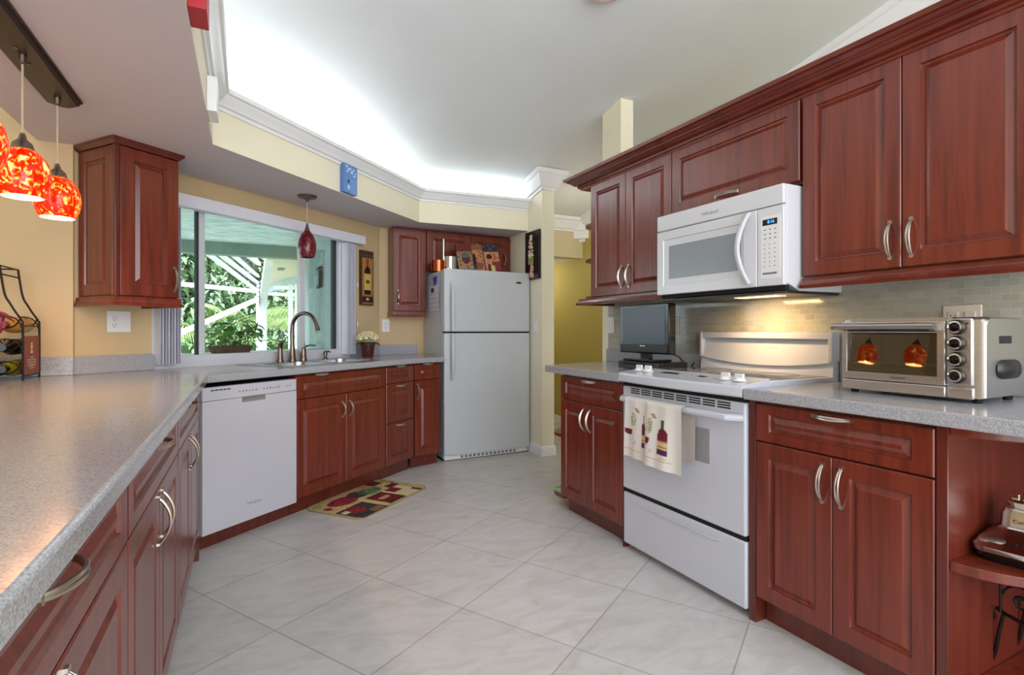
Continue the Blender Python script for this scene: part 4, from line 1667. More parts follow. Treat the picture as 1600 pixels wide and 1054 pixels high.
# ------------------------------------------------------------------ television and player
t = thing('television', 'small flat black television standing on a disc player', 'television', (2.05, 2.612, ZC), RZ_R)
TVW = 0.424
obj('casing', bx(0, 0.0, 0.092, TVW, 0.052, 0.376), M_gloss_black, t, 0.006, 2)
obj('screen', bx(0.030, -0.0015, 0.150, TVW - 0.030, 0.002, 0.358), M_tvscreen, t)
obj('lower_trim', bx(0.012, -0.003, 0.100, TVW - 0.012, 0.002, 0.142), M_black, t, 0.002, 1)
obj('maker_plate', bx(TVW / 2 - 0.022, -0.0036, 0.133, TVW / 2 + 0.022, -0.0028, 0.139), M_nickel, t)
bm = B()
box(bm, TVW / 2 - 0.04, 0.015, 0.058, TVW / 2 + 0.04, 0.04, 0.10)
box(bm, TVW / 2 - 0.12, -0.05, 0.047, TVW / 2 + 0.12, 0.11, 0.060)
obj('stand', bm, M_gloss_black, t, 0.004, 2)
t = thing('disc_player', 'flat black disc player under the small television', 'disc player', (1.985, 2.545, ZC), RZ_R)
obj('casing', bx(0, 0, 0.004, 0.34, 0.22, 0.046), M_black, t, 0.005, 2)
obj('tray_door', bx(0.05, -0.002, 0.022, 0.24, 0.003, 0.038), M_gloss_black, t, 0.001, 1)
bm = B()
for k in range(4):
    lathe(bm, [(0.006, -0.003), (0.006, 0.001)], 10, (0.262 + 0.018 * k, 0, 0.018), 'y')
obj('buttons', bm, M_ink, t)
bm = B()
pts = [(2.11, 2.25, ZC + 0.10), (2.17, 2.235, ZC + 0.075), (2.21, 2.225, ZC + 0.03), (2.17, 2.222, ZC + 0.006), (2.25, 2.232, ZC + 0.006), (2.32, 2.26, ZC + 0.05)]
pp = []
for i in range(len(pts) - 1):
    for k in range(5):
        a, b = Vector(pts[i]), Vector(pts[i + 1])
        pp.append(a.lerp(b, k / 5))
tube(bm, pp, 0.0035, 6)
tag(obj('power_cord', bm, M_black), 'black cord looping beside the television toward the range', 'cord')

# ------------------------------------------------------------------ toaster oven
t = thing('toaster_oven', 'stainless countertop toaster oven with four black knobs', 'toaster oven', (1.975, 1.212, ZC), RZ_R)
TW, TH, TD = 0.428, 0.255, 0.285
ZF = 0.012
bm = B()
# shell with rounded long edges
prof = []
r_ = 0.03
pts = [(0.018, ZF), (0.018, ZF + TH - 0.0)]
sec = [(0.012, ZF + 0.004), (0.012, ZF + TH - 0.012)] + [(0.012 + r_ - r_ * math.cos(a * pi / 2 / 5), ZF + TH - r_ + r_ * math.sin(a * pi / 2 / 5)) for a in range(1, 6)] + [(TD - r_ + r_ * math.sin(a * pi / 2 / 5), ZF + TH - r_ + r_ * math.cos(a * pi / 2 / 5)) for a in range(1, 6)] + [(TD, ZF + 0.004)]
# open box: cavity on the left part, solid side housing on the right
lo = [bm.verts.new((TW - 0.012, y, z)) for y, z in sec]
hi = [bm.verts.new((TW, y + (0.008 if y < TD / 2 else -0.008), z - (0.006 if z > ZF + TH / 2 else -0.004))) for y, z in sec]
mid = [bm.verts.new((0.330, y, z)) for y, z in sec]
n = len(sec)
for a, b in ((mid, lo), (lo, hi)):
    for i in range(n):
        bm.faces.new((a[i], a[(i + 1) % n], b[(i + 1) % n], b[i]))
bm.faces.new(mid)
bm.faces.new(hi[::-1])
# roof, back, floor, left wall of the cavity housing
box(bm, 0.004, 0.03, ZF + TH - 0.012, 0.332, TD - 0.03, ZF + TH)
box(bm, 0.004, TD - 0.032, ZF, 0.332, TD - 0.004, ZF + TH - 0.004)
box(bm, 0.004, 0.012, ZF, 0.332, TD - 0.01, ZF + 0.016)
box(bm, 0.0, 0.012, ZF, 0.012, TD - 0.006, ZF + TH - 0.004)
obj('body', bm, M_toaster, t, 0.003, 2)
bm = B()
box(bm, 0.014, 0.24, ZF + 0.018, 0.328, 0.245, ZF + TH - 0.015)
box(bm, 0.014, 0.03, ZF + 0.017, 0.328, 0.24, ZF + 0.020)
box(bm, 0.013, 0.03, ZF + 0.018, 0.016, 0.24, ZF + TH - 0.015)
box(bm, 0.326, 0.03, ZF + 0.018, 0.330, 0.24, ZF + TH - 0.015)
obj('oven_cavity', bm, M_oven_in, t)
bm = B()
for k in range(12):
    y = 0.04 + k * 0.017
    tube(bm, [(0.016, y, ZF + 0.095), (0.327, y, ZF + 0.095)], 0.0016, 6)
for x in (0.02, 0.17, 0.322):
    tube(bm, [(x, 0.036, ZF + 0.0925), (x, 0.236, ZF + 0.0925)], 0.002, 6)
obj('wire_rack', bm, M_nickel, t)
bm = B()
tube(bm, [(0.016, 0.024, ZF + 0.085), (0.03, 0.024, ZF + 0.075), (0.31, 0.024, ZF + 0.072), (0.327, 0.024, ZF + 0.082)], 0.0022, 6)
obj('rack_front_wire', bm, M_chrome, t)
# door frame with window
bm = B()
X0, X1, Z0, Z1 = 0.006, 0.330, ZF + 0.038, ZF + TH - 0.012
loops = []
for ins, y in ((0, 0.022), (0, 0.002), (0.002, 0.0)):
    loops.append([bm.verts.new(p) for p in ((X0 + ins, y, Z0 + ins), (X1 - ins, y, Z0 + ins), (X1 - ins, y, Z1 - ins), (X0 + ins, y, Z1 - ins))])
wi = [(0.024, ZF + 0.064), (0.308, ZF + 0.064), (0.308, ZF + TH - 0.05), (0.024, ZF + TH - 0.05)]
loops.append([bm.verts.new((x, 0.0, z)) for x, z in wi])
loops.append([bm.verts.new((x, 0.022, z)) for x, z in wi])
for a, b in list(zip(loops, loops[1:])) + [(loops[-1], loops[0])]:
    for i in range(4):
        bm.faces.new((a[i], a[(i + 1) % 4], b[(i + 1) % 4], b[i]))
d = obj('door', bm, M_toaster, t, 0.001, 1)
bm = B()
for_pts = ((0.0008, ZF + 0.0625), (0.0022, ZF + 0.0625), (0.0215, ZF + TH - 0.0485), (0.020, ZF + TH - 0.0485))
ga = [bm.verts.new((0.0245, y, z)) for y, z in for_pts]
gb = [bm.verts.new((0.3075, y, z)) for y, z in for_pts]
bm.faces.new(ga)
bm.faces.new(gb[::-1])
for i in range(4):
    bm.faces.new((ga[i], ga[(i + 1) % 4], gb[(i + 1) % 4], gb[i]))
obj('door_glass', bm, M_ovenglass, d, smooth=False)
bm = B()
tube(bm, [(-0.012, -0.030, ZF + TH - 0.028), (0.315, -0.030, ZF + TH - 0.028)], 0.0115, 14)
for x in (0.012, 0.300):
    box(bm, x, -0.03, ZF + TH - 0.042, x + 0.016, 0.004, ZF + TH - 0.020)
obj('handle', bm, M_steel, d)
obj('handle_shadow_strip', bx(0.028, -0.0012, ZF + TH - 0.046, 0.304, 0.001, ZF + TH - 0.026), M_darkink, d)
text('brand_mark', 'KitchenAid', 0.010, M_darkink, d, (0.195, -0.0006, ZF + 0.052), FRONT, ext=0.0002)
bm = B()
box(bm, 0.006, 0.002, ZF, 0.330, 0.02, ZF + 0.036)
obj('crumb_tray', bm, M_toaster, t, 0.004, 2)
cp = obj('control_panel', bx(0.334, 0.001, ZF + 0.042, 0.400, 0.016, ZF + TH - 0.004), M_toaster, t, 0.004, 2)
obj('lower_panel', bx(0.334, 0.004, ZF, 0.402, 0.018, ZF + 0.036), M_toaster, t, 0.004, 2)
for k in range(4):
    z = ZF + 0.072 + k * 0.0505
    bm = B()
    lathe(bm, [(0.0235, 0.002), (0.0235, -0.006), (0.019, -0.012), (0.0, -0.012)], 24, (0.362, 0, z), 'y')
    kb = obj('knob', bm, M_black, cp)
    bm = B()
    lathe(bm, [(0.0185, -0.0118), (0.019, -0.016), (0.0145, -0.0175), (0.0145, -0.0118)], 24, (0.362, 0, z), 'y')
    obj('knob_ring', bm, M_chrome, kb)
    bm = B()
    lathe(bm, [(0.0142, -0.012), (0.0142, -0.016), (0.0, -0.019)], 20, (0.362, 0, z), 'y')
    obj('knob_cap', bm, M_gloss_black, kb)
bm = B()
lathe(bm, [(0.003, -0.0012), (0.003, 0.002)], 10, (0.388, 0, ZF + TH - 0.02), 'y')
obj('pilot_light', bm, M_darkink, cp)
bm = B()
for k in range(9):
    box(bm, TW - 0.002, 0.10 + k * 0.009, ZF + 0.172, TW + 0.0015, 0.105 + k * 0.009, ZF + 0.196)
obj('side_vent', bm, M_darkink, t)
bm = B()
tube(bm, [(TW - 0.004, 0.10, ZF + 0.092), (TW + 0.012, 0.11, ZF + 0.092), (TW + 0.013, 0.19, ZF + 0.092), (TW + 0.012, 0.208, ZF + 0.092)], [0.026, 0.03, 0.03, 0.012], 12, flat=1.0)
for v in bm.verts:
    v.co.x = TW - 0.004 + (v.co.x - TW + 0.004) * 0.55
obj('cord_wrap', bm, M_black, t)
bm = B()
for x in (0.03, TW - 0.03):
    for y in (0.04, TD - 0.05):
        lathe(bm, [(0.012, 0), (0.014, 0.014)], 12, (x, y, 0))
obj('feet', bm, M_rubber, t)

# ------------------------------------------------------------------ blender on the open shelf
SZ = 0.482
t = thing('blender_base', 'chrome blender base with oval on off switch on the open shelf', 'blender', (1.845, 0.768, SZ + 0.0005), RZ_R + math.radians(8))
bm = B()


def rrect_ring(hx, hy, r, z, cx=0.0, cy=0.0, n=5):
    return [(cx + x, cy + y, z) for x, y in rrect(-hx, hx, -hy, hy, r, n)]


def loft(bm, rings, cap0=True, cap1=True):
    R = [[bm.verts.new(p) for p in r] for r in rings]
    for a, b in zip(R, R[1:]):
        for i in range(len(a)):
            j = (i + 1) % len(a)
            bm.faces.new((a[i], a[j], b[j], b[i]))
    if cap0:
        bm.faces.new(R[0][::-1])
    if cap1:
        bm.faces.new(R[-1])
    return bm


cx_, cy_ = 0.098, 0.10
loft(bm, [rrect_ring(0.085, 0.085, 0.03, 0.0, cx_, cy_), rrect_ring(0.09, 0.09, 0.03, 0.012, cx_, cy_), rrect_ring(0.088, 0.088, 0.03, 0.026, cx_, cy_)])
obj('foot', bm, M_gloss_black, t)
bm = B()
loft(bm, [rrect_ring(0.096, 0.096, 0.035, 0.026, cx_, cy_), rrect_ring(0.097, 0.097, 0.035, 0.040, cx_, cy_), rrect_ring(0.088, 0.082, 0.035, 0.056, cx_, cy_ + 0.01), rrect_ring(0.072, 0.058, 0.03, 0.078, cx_ + 0.004, cy_ + 0.03), rrect_ring(0.060, 0.052, 0.03, 0.09, cx_ + 0.006, cy_ + 0.034), rrect_ring(0.058, 0.05, 0.03, 0.125, cx_ + 0.006, cy_ + 0.034), rrect_ring(0.05, 0.042, 0.025, 0.14, cx_ + 0.006, cy_ + 0.034)])
bb = obj('housing', bm, M_chrome, t, ang=50)
bm = B()
loft(bm, [rrect_ring(0.042, 0.036, 0.02, 0.138, cx_ + 0.006, cy_ + 0.034), rrect_ring(0.046, 0.04, 0.02, 0.158, cx_ + 0.006, cy_ + 0.034), rrect_ring(0.040, 0.034, 0.02, 0.165, cx_ + 0.006, cy_ + 0.034)])
for k in range(4):
    a = k * pi / 2 + 0.4
    box(bm, cx_ + 0.006 + 0.03 * math.cos(a) - 0.008, cy_ + 0.034 + 0.03 * math.sin(a) - 0.008, 0.16, cx_ + 0.006 + 0.03 * math.cos(a) + 0.008, cy_ + 0.034 + 0.03 * math.sin(a) + 0.008, 0.178)
obj('drive_collar', bm, M_chrome, t, 0.002, 2)
# oval switch on the sloping front
bm = B()
lathe(bm, [(0.03, -0.001), (0.03, 0.003), (0.025, 0.005), (0.0, 0.005)], 28)
for v in bm.verts:
    v.co.y *= 0.62
sw = obj('switch_pad', bm, M_nickel, t, loc=(0.046, 0.032, 0.0545), rot=(math.radians(42), 0, 0))
text('switch_text', 'ON', 0.010, M_darkink, sw, (0, 0.007, 0.0054), (0, 0, 0), ext=0.0002)
text('switch_text', 'OFF', 0.010, M_darkink, sw, (0, -0.007, 0.0054), (0, 0, 0), ext=0.0002)
for k in range(5):
    b_ = obj('speed_button', bx(-0.007, -0.009, 0, 0.007, 0.009, 0.004), M_black, t, 0.002, 2, loc=(0.092 + 0.019 * k, 0.030, 0.0535), rot=(math.radians(42), 0, 0))
text('brand_mark', 'Cuisinart', 0.014, M_darkink, t, (cx_ + 0.006, cy_ + 0.034 - 0.0525, 0.108), FRONT, ext=0.0002)

# scrolled iron stand on the lowest shelf
t = thing('scroll_stand', 'black wrought iron stand with scrolled feet on the bottom open shelf', 'stand', (1.985, 0.655, 0.111), RZ_R)
bm = B()


def spiral(cx, cz, r0, r1, turns, a0, y=0.0, n=26):
    return [(cx + (r0 + (r1 - r0) * k / n) * math.cos(a0 + turns * 2 * pi * k / n), y, cz + (r0 + (r1 - r0) * k / n) * math.sin(a0 + turns * 2 * pi * k / n)) for k in range(n + 1)]


bm = B()
tube(bm, [(-0.09 + 0.19 * math.cos(a) * 0 + 0.15 * math.cos(a) + 0.09, 0.12 + 0.11 * math.sin(a), 0.175) for a in [2 * pi * k / 28 for k in range(28)]], 0.005, 6, closed=True)
obj('ring', bm, M_iron, t)
for sx_, sy_ in ((-1, -1), (1, -1), (-1, 1), (1, 1)):
    bm = B()
    x = sx_ * 0.11
    y = 0.12 + sy_ * 0.08
    tube(bm, [(x * 0.9, y, 0.175), (x, y, 0.12), (x * 1.08, y, 0.05), (x * 1.2, y, 0.0045)], 0.005, 6)
    tube(bm, spiral(x * 1.28, 0.155, 0.006, 0.026, 1.25, 0.5, y), 0.0035, 6)
    obj('leg', bm, M_iron, t)
bm = B()
for x in (-0.05, 0.05):
    tube(bm, spiral(x, 0.235, 0.008, 0.045, 1.3, 1.2, 0.02), 0.0035, 6)
    tube(bm, [(x - 0.05, 0.02, 0.18), (x - 0.05, 0.02, 0.30)], 0.0035, 6)
tube(bm, [(0.10, 0.02, 0.18), (0.10, 0.02, 0.30)], 0.0035, 6)
tube(bm, [(-0.10, 0.02, 0.30), (0.10, 0.02, 0.30)], 0.0035, 6)
obj('scroll_back', bm, M_iron, t)

# ------------------------------------------------------------------ wine rack
RX, RY = -1.02, 3.10
t = thing('wine_rack', 'black wire wine rack shaped like a bottle, standing at the left wall', 'wine rack', (RX, RY, ZC))


def bottle_outline(y, dz=0.0):
    hw, nw, zs, zn, ht = 0.118, 0.044, 0.27, 0.385, 0.515
    L = [(-hw, y, 0.0), (-hw, y, zs - 0.03), (-hw * 0.97, y, zs), (-hw * 0.78, y, zs + 0.04), (-nw * 1.7, y, zn - 0.04), (-nw * 1.3, y, zn), (-nw, y, ht - 0.04), (-nw * 0.9, y, ht)]
    q_ = [Vector(p) for p in L]
    sm = []
    for i in range(len(q_) - 1):
        p0, p1, p2, p3 = q_[max(i - 1, 0)], q_[i], q_[i + 1], q_[min(i + 2, len(q_) - 1)]
        for k in range(5):
            u = k / 5
            sm.append(0.5 * ((2 * p1) + (p2 - p0) * u + (2 * p0 - 5 * p1 + 4 * p2 - p3) * u * u + (3 * p1 - p0 - 3 * p2 + p3) * u ** 3))
    sm.append(q_[-1])
    L = [tuple(p) for p in sm]
    R = [(-x, y_, z) for x, y_, z in L][::-1]
    return L, R


DPT = 0.21
for y in (0.0, DPT):
    bm = B()
    L, R = bottle_outline(y)
    tube(bm, L, 0.0045, 8)
    tube(bm, R, 0.0045, 8)
    tube(bm, [L[-1], R[0]], 0.0035, 8)
    for zr in (0.052, 0.152, 0.255):
        for xc in (-0.059, 0.059):
            tube(bm, [(xc + 0.055 * math.cos(a), y, zr - 0.02 + 0.055 * math.sin(a)) for a in [pi + (2 * pi) * k / 20 - pi for k in range(11)]], 0.003, 6)
            tube(bm, [(xc + 0.05 * math.cos(a), y, zr + 0.03 + 0.05 * math.sin(a)) for a in [pi + pi * k / 10 for k in range(11)]], 0.003, 6)
    obj('front_frame' if y == 0 else 'back_frame', bm, M_iron, t)
bm = B()
for x, z in ((-0.118, 0.02), (0.118, 0.02), (-0.118, 0.245), (0.118, 0.245), (-0.044, 0.475), (0.044, 0.475), (-0.042, 0.512), (0.042, 0.512), (0, 0.02)):
    tube(bm, [(x, 0, z), (x, DPT, z)], 0.0035, 6)
obj('cross_bars', bm, M_iron, t)
sb = obj('side_board', bx(0.113, 0.006, 0.025, 0.119, DPT - 0.006, 0.20), M_rackboard, t)
bm = B()
for k, (z, wd) in enumerate(((0.10, 0.05), (0.088, 0.11), (0.078, 0.11), (0.068, 0.09), (0.060, 0.09), (0.05, 0.05))):
    box(bm, 0.1188, DPT / 2 - wd / 2, z, 0.1198, DPT / 2 + wd / 2, z + 0.003)
for k in range(4):
    box(bm, 0.1188, DPT / 2 - 0.012 + 0.006 * (k % 2), 0.12 + k * 0.013, 0.1198, DPT / 2 + 0.014 - 0.006 * (k % 2), 0.13 + k * 0.013)
obj('printed_lines', bm, M_ivory, sb)


def wine_bottle(label, x, z, mm, flip=True):
    b = thing('wine_bottle', label, 'bottle', (RX + x, RY + 0.105, ZC + z), 0, 'wine bottles in the rack')
    bm = B()
    s = -1 if flip else 1
    pr = [(0.0, 0.12), (0.034, 0.12), (0.037, 0.112), (0.037, -0.03), (0.034, -0.05), (0.018, -0.085), (0.0145, -0.10), (0.0145, -0.14), (0.0, -0.14)]
    if not flip:
        pr = [(r, -zz) for r, zz in pr][::-1]
    lathe(bm, pr, 22, (0, 0, 0), 'y')
    obj('glass', bm, mm, b)
    bm = B()
    ys = (-0.146, -0.10) if flip else (0.10, 0.146)
    lathe(bm, [(0.0155, ys[0]), (0.0155, ys[1])], 18, (0, 0, 0), 'y')
    obj('capsule', bm, M_maroon if mm is M_bottle_amber else M_gloss_black, b)
    return b


wine_bottle('olive green wine bottle in the lowest right slot of the rack', 0.059, 0.054, M_bottle_green)
wine_bottle('amber wine bottle in the lowest left slot of the rack', -0.059, 0.054, M_bottle_amber)
wine_bottle('black wine bottle in the middle right slot of the rack', 0.059, 0.150, M_bottle_dark)
wine_bottle('amber wine bottle in the middle left slot of the rack', -0.059, 0.150, M_bottle_amber)
wine_bottle('amber wine bottle with maroon capsule in the top right slot of the rack', 0.059, 0.250, M_bottle_amber)
bm = B()
pts = []
for k in range(12):
    s_ = k / 11
    pts.append((RX + 0.01 + 0.09 * s_, RY - 0.035 - 0.01 * math.sin(3 * s_), ZC + 0.262 + 0.035 * math.sin(pi * s_)))
tube(bm, pts, [0.004 + 0.018 * math.sin(pi * min(1, (k + 0.5) / 11)) for k in range(12)], 10, flat=0.5)
tube(bm, [(RX + 0.055, RY - 0.035, ZC + 0.285), (RX + 0.05, RY - 0.032, ZC + 0.235), (RX + 0.04, RY - 0.03, ZC + 0.20)], [0.012, 0.014, 0.006], 10)
tag(obj('ribbon_bow', bm, M_maroon), 'maroon bow tied to the front of the wine rack', 'ribbon')

# ------------------------------------------------------------------ hanging lamps over the peninsula
t = thing('pendant_lamp_bar', 'long bronze ceiling bar carrying three red art glass pendants', 'lamp', (-0.67, 2.30, ZS))
bm = B()
hx, hy, c_ = 0.062, 0.475, 0.035


def octo(hx, hy, c, z):
    return [(-hx + c, -hy, z), (hx - c, -hy, z), (hx, -hy + c, z), (hx, hy - c, z), (hx - c, hy, z), (-hx + c, hy, z), (-hx, hy - c, z), (-hx, -hy + c, z)]


loft(bm, [octo(hx, hy, c_, 0.0), octo(hx, hy, c_, -0.008), octo(hx - 0.008, hy - 0.008, c_, -0.012), octo(hx - 0.008, hy - 0.008, c_, -0.020), octo(hx - 0.014, hy - 0.014, c_, -0.026)])
canopy = obj('ceiling_bar', bm, M_lamp_bar, t, ang=25)
bm = B()
for y in (-0.06, 0.06):
    lathe(bm, [(0.006, -0.030), (0.006, -0.024)], 10, (0, y, 0))
obj('screws', bm, M_bronze, canopy)
for y in (-0.36, 0.0, 0.36):
    bm = B()
    lathe(bm, [(0.012, -0.025), (0.010, -0.05), (0.004, -0.056)], 14, (0, y, 0))
    obj('cord_grip', bm, M_bronze, t)
    bm = B()
    tube(bm, [(0, y, -0.05), (0, y, -0.30)], 0.0035, 8)
    obj('cord', bm, M_cord, t)
    bm = B()
    lathe(bm, [(0.007, -0.285), (0.012, -0.305), (0.026, -0.318), (0.032, -0.340), (0.030, -0.345)], 20, (0, y, 0))
    obj('socket_cap', bm, M_lampcap, t)
    bm = B()
    pr = [(0.030, -0.338), (0.050, -0.352), (0.066, -0.378), (0.0745, -0.41), (0.0745, -0.44), (0.068, -0.47), (0.060, -0.49), (0.057, -0.497)]
    lathe(bm, pr + [(r - 0.003, z) for r, z in pr[::-1]], 32, (0, y, 0))
    bm.faces.ensure_lookup_table()
    s = obj('glass_shade', bm, M_shade, t, ang=60)
    bm = B()
    lathe(bm, [(0.0, -0.40), (0.016, -0.41), (0.022, -0.43), (0.016, -0.45), (0.0, -0.456)], 16, (0, y, 0))
    obj('bulb', bm, M_bulb, s)
    bm = B()
    lathe(bm, [(r - 0.0036, z) for r, z in pr], 32, (0, y, 0))
    # open-bottomed liner
    bm.faces.ensure_lookup_table()
    bmesh.ops.delete(bm, geom=[f for f in bm.faces if len(f.verts) > 4], context='FACES_ONLY')
    obj('shade_lining', bm, M_shade_in, s)
    point('pendant_light', (-0.67, 2.30 + y, ZS - 0.468), 4.5, (1.0, 0.56, 0.26), 0.02)

t = thing('pendant_lamp', 'single dark ruby glass pendant hanging in front of the sink window', 'lamp', (0.372, 3.943, ZS))
bm = B()
lathe(bm, [(0.066, 0.0), (0.066, -0.006), (0.058, -0.016), (0.014, -0.028), (0.006, -0.045)], 28)
obj('canopy', bm, M_bronze, t)
bm = B()
tube(bm, [(0, 0, -0.04), (0, 0, -0.20)], 0.003, 8)
obj('cord', bm, M_cord, t)
bm = B()
lathe(bm, [(0.005, -0.19), (0.010, -0.215), (0.021, -0.25), (0.022, -0.255)], 18)
obj('socket_cap', bm, M_bronze, t)
bm = B()
pr = [(0.021, -0.248), (0.040, -0.272), (0.056, -0.31), (0.062, -0.35), (0.058, -0.395), (0.047, -0.43)]
lathe(bm, pr + [(r - 0.003, z) for r, z in pr[::-1]], 28)
obj('glass_shade', bm, M_shade_off, t, ang=60)

t = thing('ceiling_lamp', 'round flush ceiling lamp with pinkish glass above the kitchen floor', 'lamp', (1.655, 2.215, ceil_z(1.655, 2.215)))
bm = B()
lathe(bm, [(0.13, 0.02), (0.13, -0.015), (0.12, -0.02)], 32)
obj('base', bm, M_trim, t)
bm = B()
lathe(bm, [(0.12, -0.018), (0.115, -0.04), (0.09, -0.06), (0.05, -0.072), (0.0, -0.076)], 32)
obj('glass_dome', bm, M_dome, t)
point('hall_fill', (2.95, 5.7, 1.75), 4.2, (1.0, 0.93, 0.74), 0.1)  # unseen point light added to brighten the hall recess
point('hall_fill_front', (2.95, 4.2, 2.0), 3.4, (1.0, 0.92, 0.78), 0.12)  # second added fill, brightens the front of the hall

# ------------------------------------------------------------------ boards on the soffit, wall art
S0 = Vector((-0.158, 3.06))
SD = Vector((1.333 + 0.158, 4.464 - 3.06)).normalized()
SRZ = math.atan2(SD.y, SD.x)


def blue_fn(u, v):
    for cx, cy, r in ((0.22, 0.92, .06), (0.36, 0.83, .07), (0.5, 0.88, .05), (0.6, 0.76, .075), (0.72, 0.86, .05), (0.78, 0.66, .06), (0.26, 0.74, .05), (0.88, 0.76, .04)):
        if ell(u, v, cx, cy, r * 1.2, r * 0.7):
            return rgb(196, 214, 244)
    if rect(u, v, 0.28, 0.42, 0.36, 0.47):
        return rgb(36, 66, 140)
    if ell(u, v, 0.36, 0.2, 0.08, 0.09):
        return rgb(200, 214, 240)
    if 0.5 < u < 0.92 and v < 0.48 and int(v * 34) % 3 == 0 and math.sin(u * 90) > -0.6:
        return rgb(160, 186, 228)
    return rgb(106, 146, 202)


bp = S0 + SD * 0.985
t = thing('sign_board', 'small blue sign with white bubbles hanging on the soffit above the sink', 'sign', (bp.x, bp.y, ZS + 0.004), SRZ)
obj('board', bx(0, -0.034, 0, 0.145, -0.002, 0.195), mat('blue_board', rgb(86, 120, 176), 0.6, var=0.04), t, 0.002, 1)
pc = picture('painted_face', 0.145, 0.195, 44, 60, blue_fn, t)
pc.location = (0, -0.0348, 0)
t = tag(obj('sign_board', bx(-0.1575, 1.79, ZS + 0.002, -0.108, 1.915, ZS + 0.18), M_red, bevel=0.003, seg=2), 'thick red board fixed on the side of the soffit near the top of the picture', 'sign')
t = tag(obj('wall_box', bx(-0.1575, 2.60, ZS + 0.002, -0.118, 2.75, ZS + 0.152), M_trim, bevel=0.004, seg=2), 'small white box fixed on the side of the soffit', 'box')


def wine_fn(u, v):
    n_ = math.sin(u * 31 + v * 17) * math.sin(v * 43)
    c = rgb(178, 128, 74) if n_ > -0.4 else rgb(156, 108, 62)
    if u < 0.06 or u > 0.94 or v < 0.02 or v > 0.98:
        return rgb(86, 58, 36)
    if v > 0.87:
        return rgb(60, 46, 38) if n_ > -0.3 else rgb(120, 96, 66)
    if v < 0.18:
        if v < 0.05 or v > 0.16:
            return rgb(150, 108, 66)
        return rgb(214, 200, 180) if ell(u, v, 0.5, 0.11, 0.12, 0.02) else rgb(62, 38, 30)
    bw = 0.25
    if rect(u, v, 0.5 - bw, 0.5 + bw, 0.20, 0.58):
        if 0.28 < v < 0.58:
            if ell(u, v, 0.52, 0.43, 0.17, 0.035):
                return rgb(100, 82, 50)
            return rgb(206, 178, 96)
        return rgb(40, 22, 26)
    if ell(u, v, 0.5, 0.58, bw, 0.13) and v >= 0.58:
        return rgb(34, 22, 26)
    if rect(u, v, 0.42, 0.58, 0.68, 0.85):
        return rgb(150, 52, 36)
    return c


p_ = W(1.846, WALLW - 0.028)
t = thing('wall_picture', 'tall narrow wine bottle picture on the wall right of the window', 'picture', (p_[0], p_[1], 1.352), A38)
obj('board', bx(0, 0.0008, 0, 0.158, 0.027, 0.478), mat('picture_edge', rgb(70, 50, 36), 0.6, var=0.1), t)
picture('painted_face', 0.158, 0.478, 40, 110, wine_fn, t)

# black panel with plaster bottle on the alcove wall
t = thing('wall_plaque', 'black wooden plaque with a relief bottle on the wall beside the refrigerator', 'picture', (2.363, 4.40, 1.60), RZ_R)
obj('board', bx(0.0, -0.022, 0.0, 0.262, 0.0, 0.445), M_black, t, 0.003, 1)
bm = B()
for k in range(46):
    a = random.random()
    z = 0.20 + a * 0.20
    hw = 0.035 if a < 0.45 else 0.035 - 0.022 * (a - 0.45) / 0.55
    x = 0.12 + random.uniform(-hw, hw)
    lathe(bm, [(0.0, -0.012), (0.009, -0.006), (0.011, 0.004)], 7, (x, -0.026, z), 'y')
obj('cork_relief', bm, mat('cork_cream', rgb(222, 196, 166), 0.8, var=0.2, scale=60), t)
obj('label_relief', bx(0.078, -0.032, 0.135, 0.162, -0.021, 0.205), mat('olive_label', rgb(150, 148, 82), 0.7, var=0.08), t, 0.003, 2)
bm = B()
for k in range(22):
    a = random.random()
    z = 0.02 + a * 0.11
    x = 0.135 + random.uniform(-0.022, 0.022)
    lathe(bm, [(0.0, -0.012), (0.010, -0.006), (0.012, 0.004)], 7, (x, -0.026, z), 'y')
obj('shell_relief', bm, mat('shell_pink', rgb(222, 168, 140), 0.7, var=0.2, scale=60), t)
# wooden board leaning in the slot right of the fridge
tag(obj('wooden_board', bx(2.351, 4.42, 0.03, 2.362, 4.62, 0.78), wood('honey_wood', rgb(150, 92, 40), rgb(176, 112, 54), rgb(196, 132, 70), 0.5), bevel=0.002, seg=1), 'honey coloured wooden board standing in the slot right of the refrigerator', 'board')

# ------------------------------------------------------------------ flowers and plants


def leaf_bm(bm, base, d, L, wd, droop=0.3, n=5, mi=0):
    base = Vector(base)
    d = Vector(d).normalized()
    side = d.cross(Vector((0, 0, 1)))
    if side.length < 1e-3:
        side = Vector((1, 0, 0))
    side.normalize()
    up = side.cross(d)
    L_, R_, M_ = [], [], []
    for k in range(n + 1):
        s = k / n
        w_ = wd * math.sin(pi * (s * 0.92 + 0.06)) ** 0.8
        p = base + d * L * s - Vector((0, 0, 1)) * droop * L * s * s
        M_.append(bm.verts.new(p))
        L_.append(bm.verts.new(p + side * w_ + up * w_ * 0.25))
        R_.append(bm.verts.new(p - side * w_ + up * w_ * 0.25))
    for k in range(n):
        bm.faces.new((M_[k], M_[k + 1], L_[k + 1], L_[k])).material_index = mi
        bm.faces.new((R_[k], R_[k + 1], M_[k + 1], M_[k])).material_index = mi


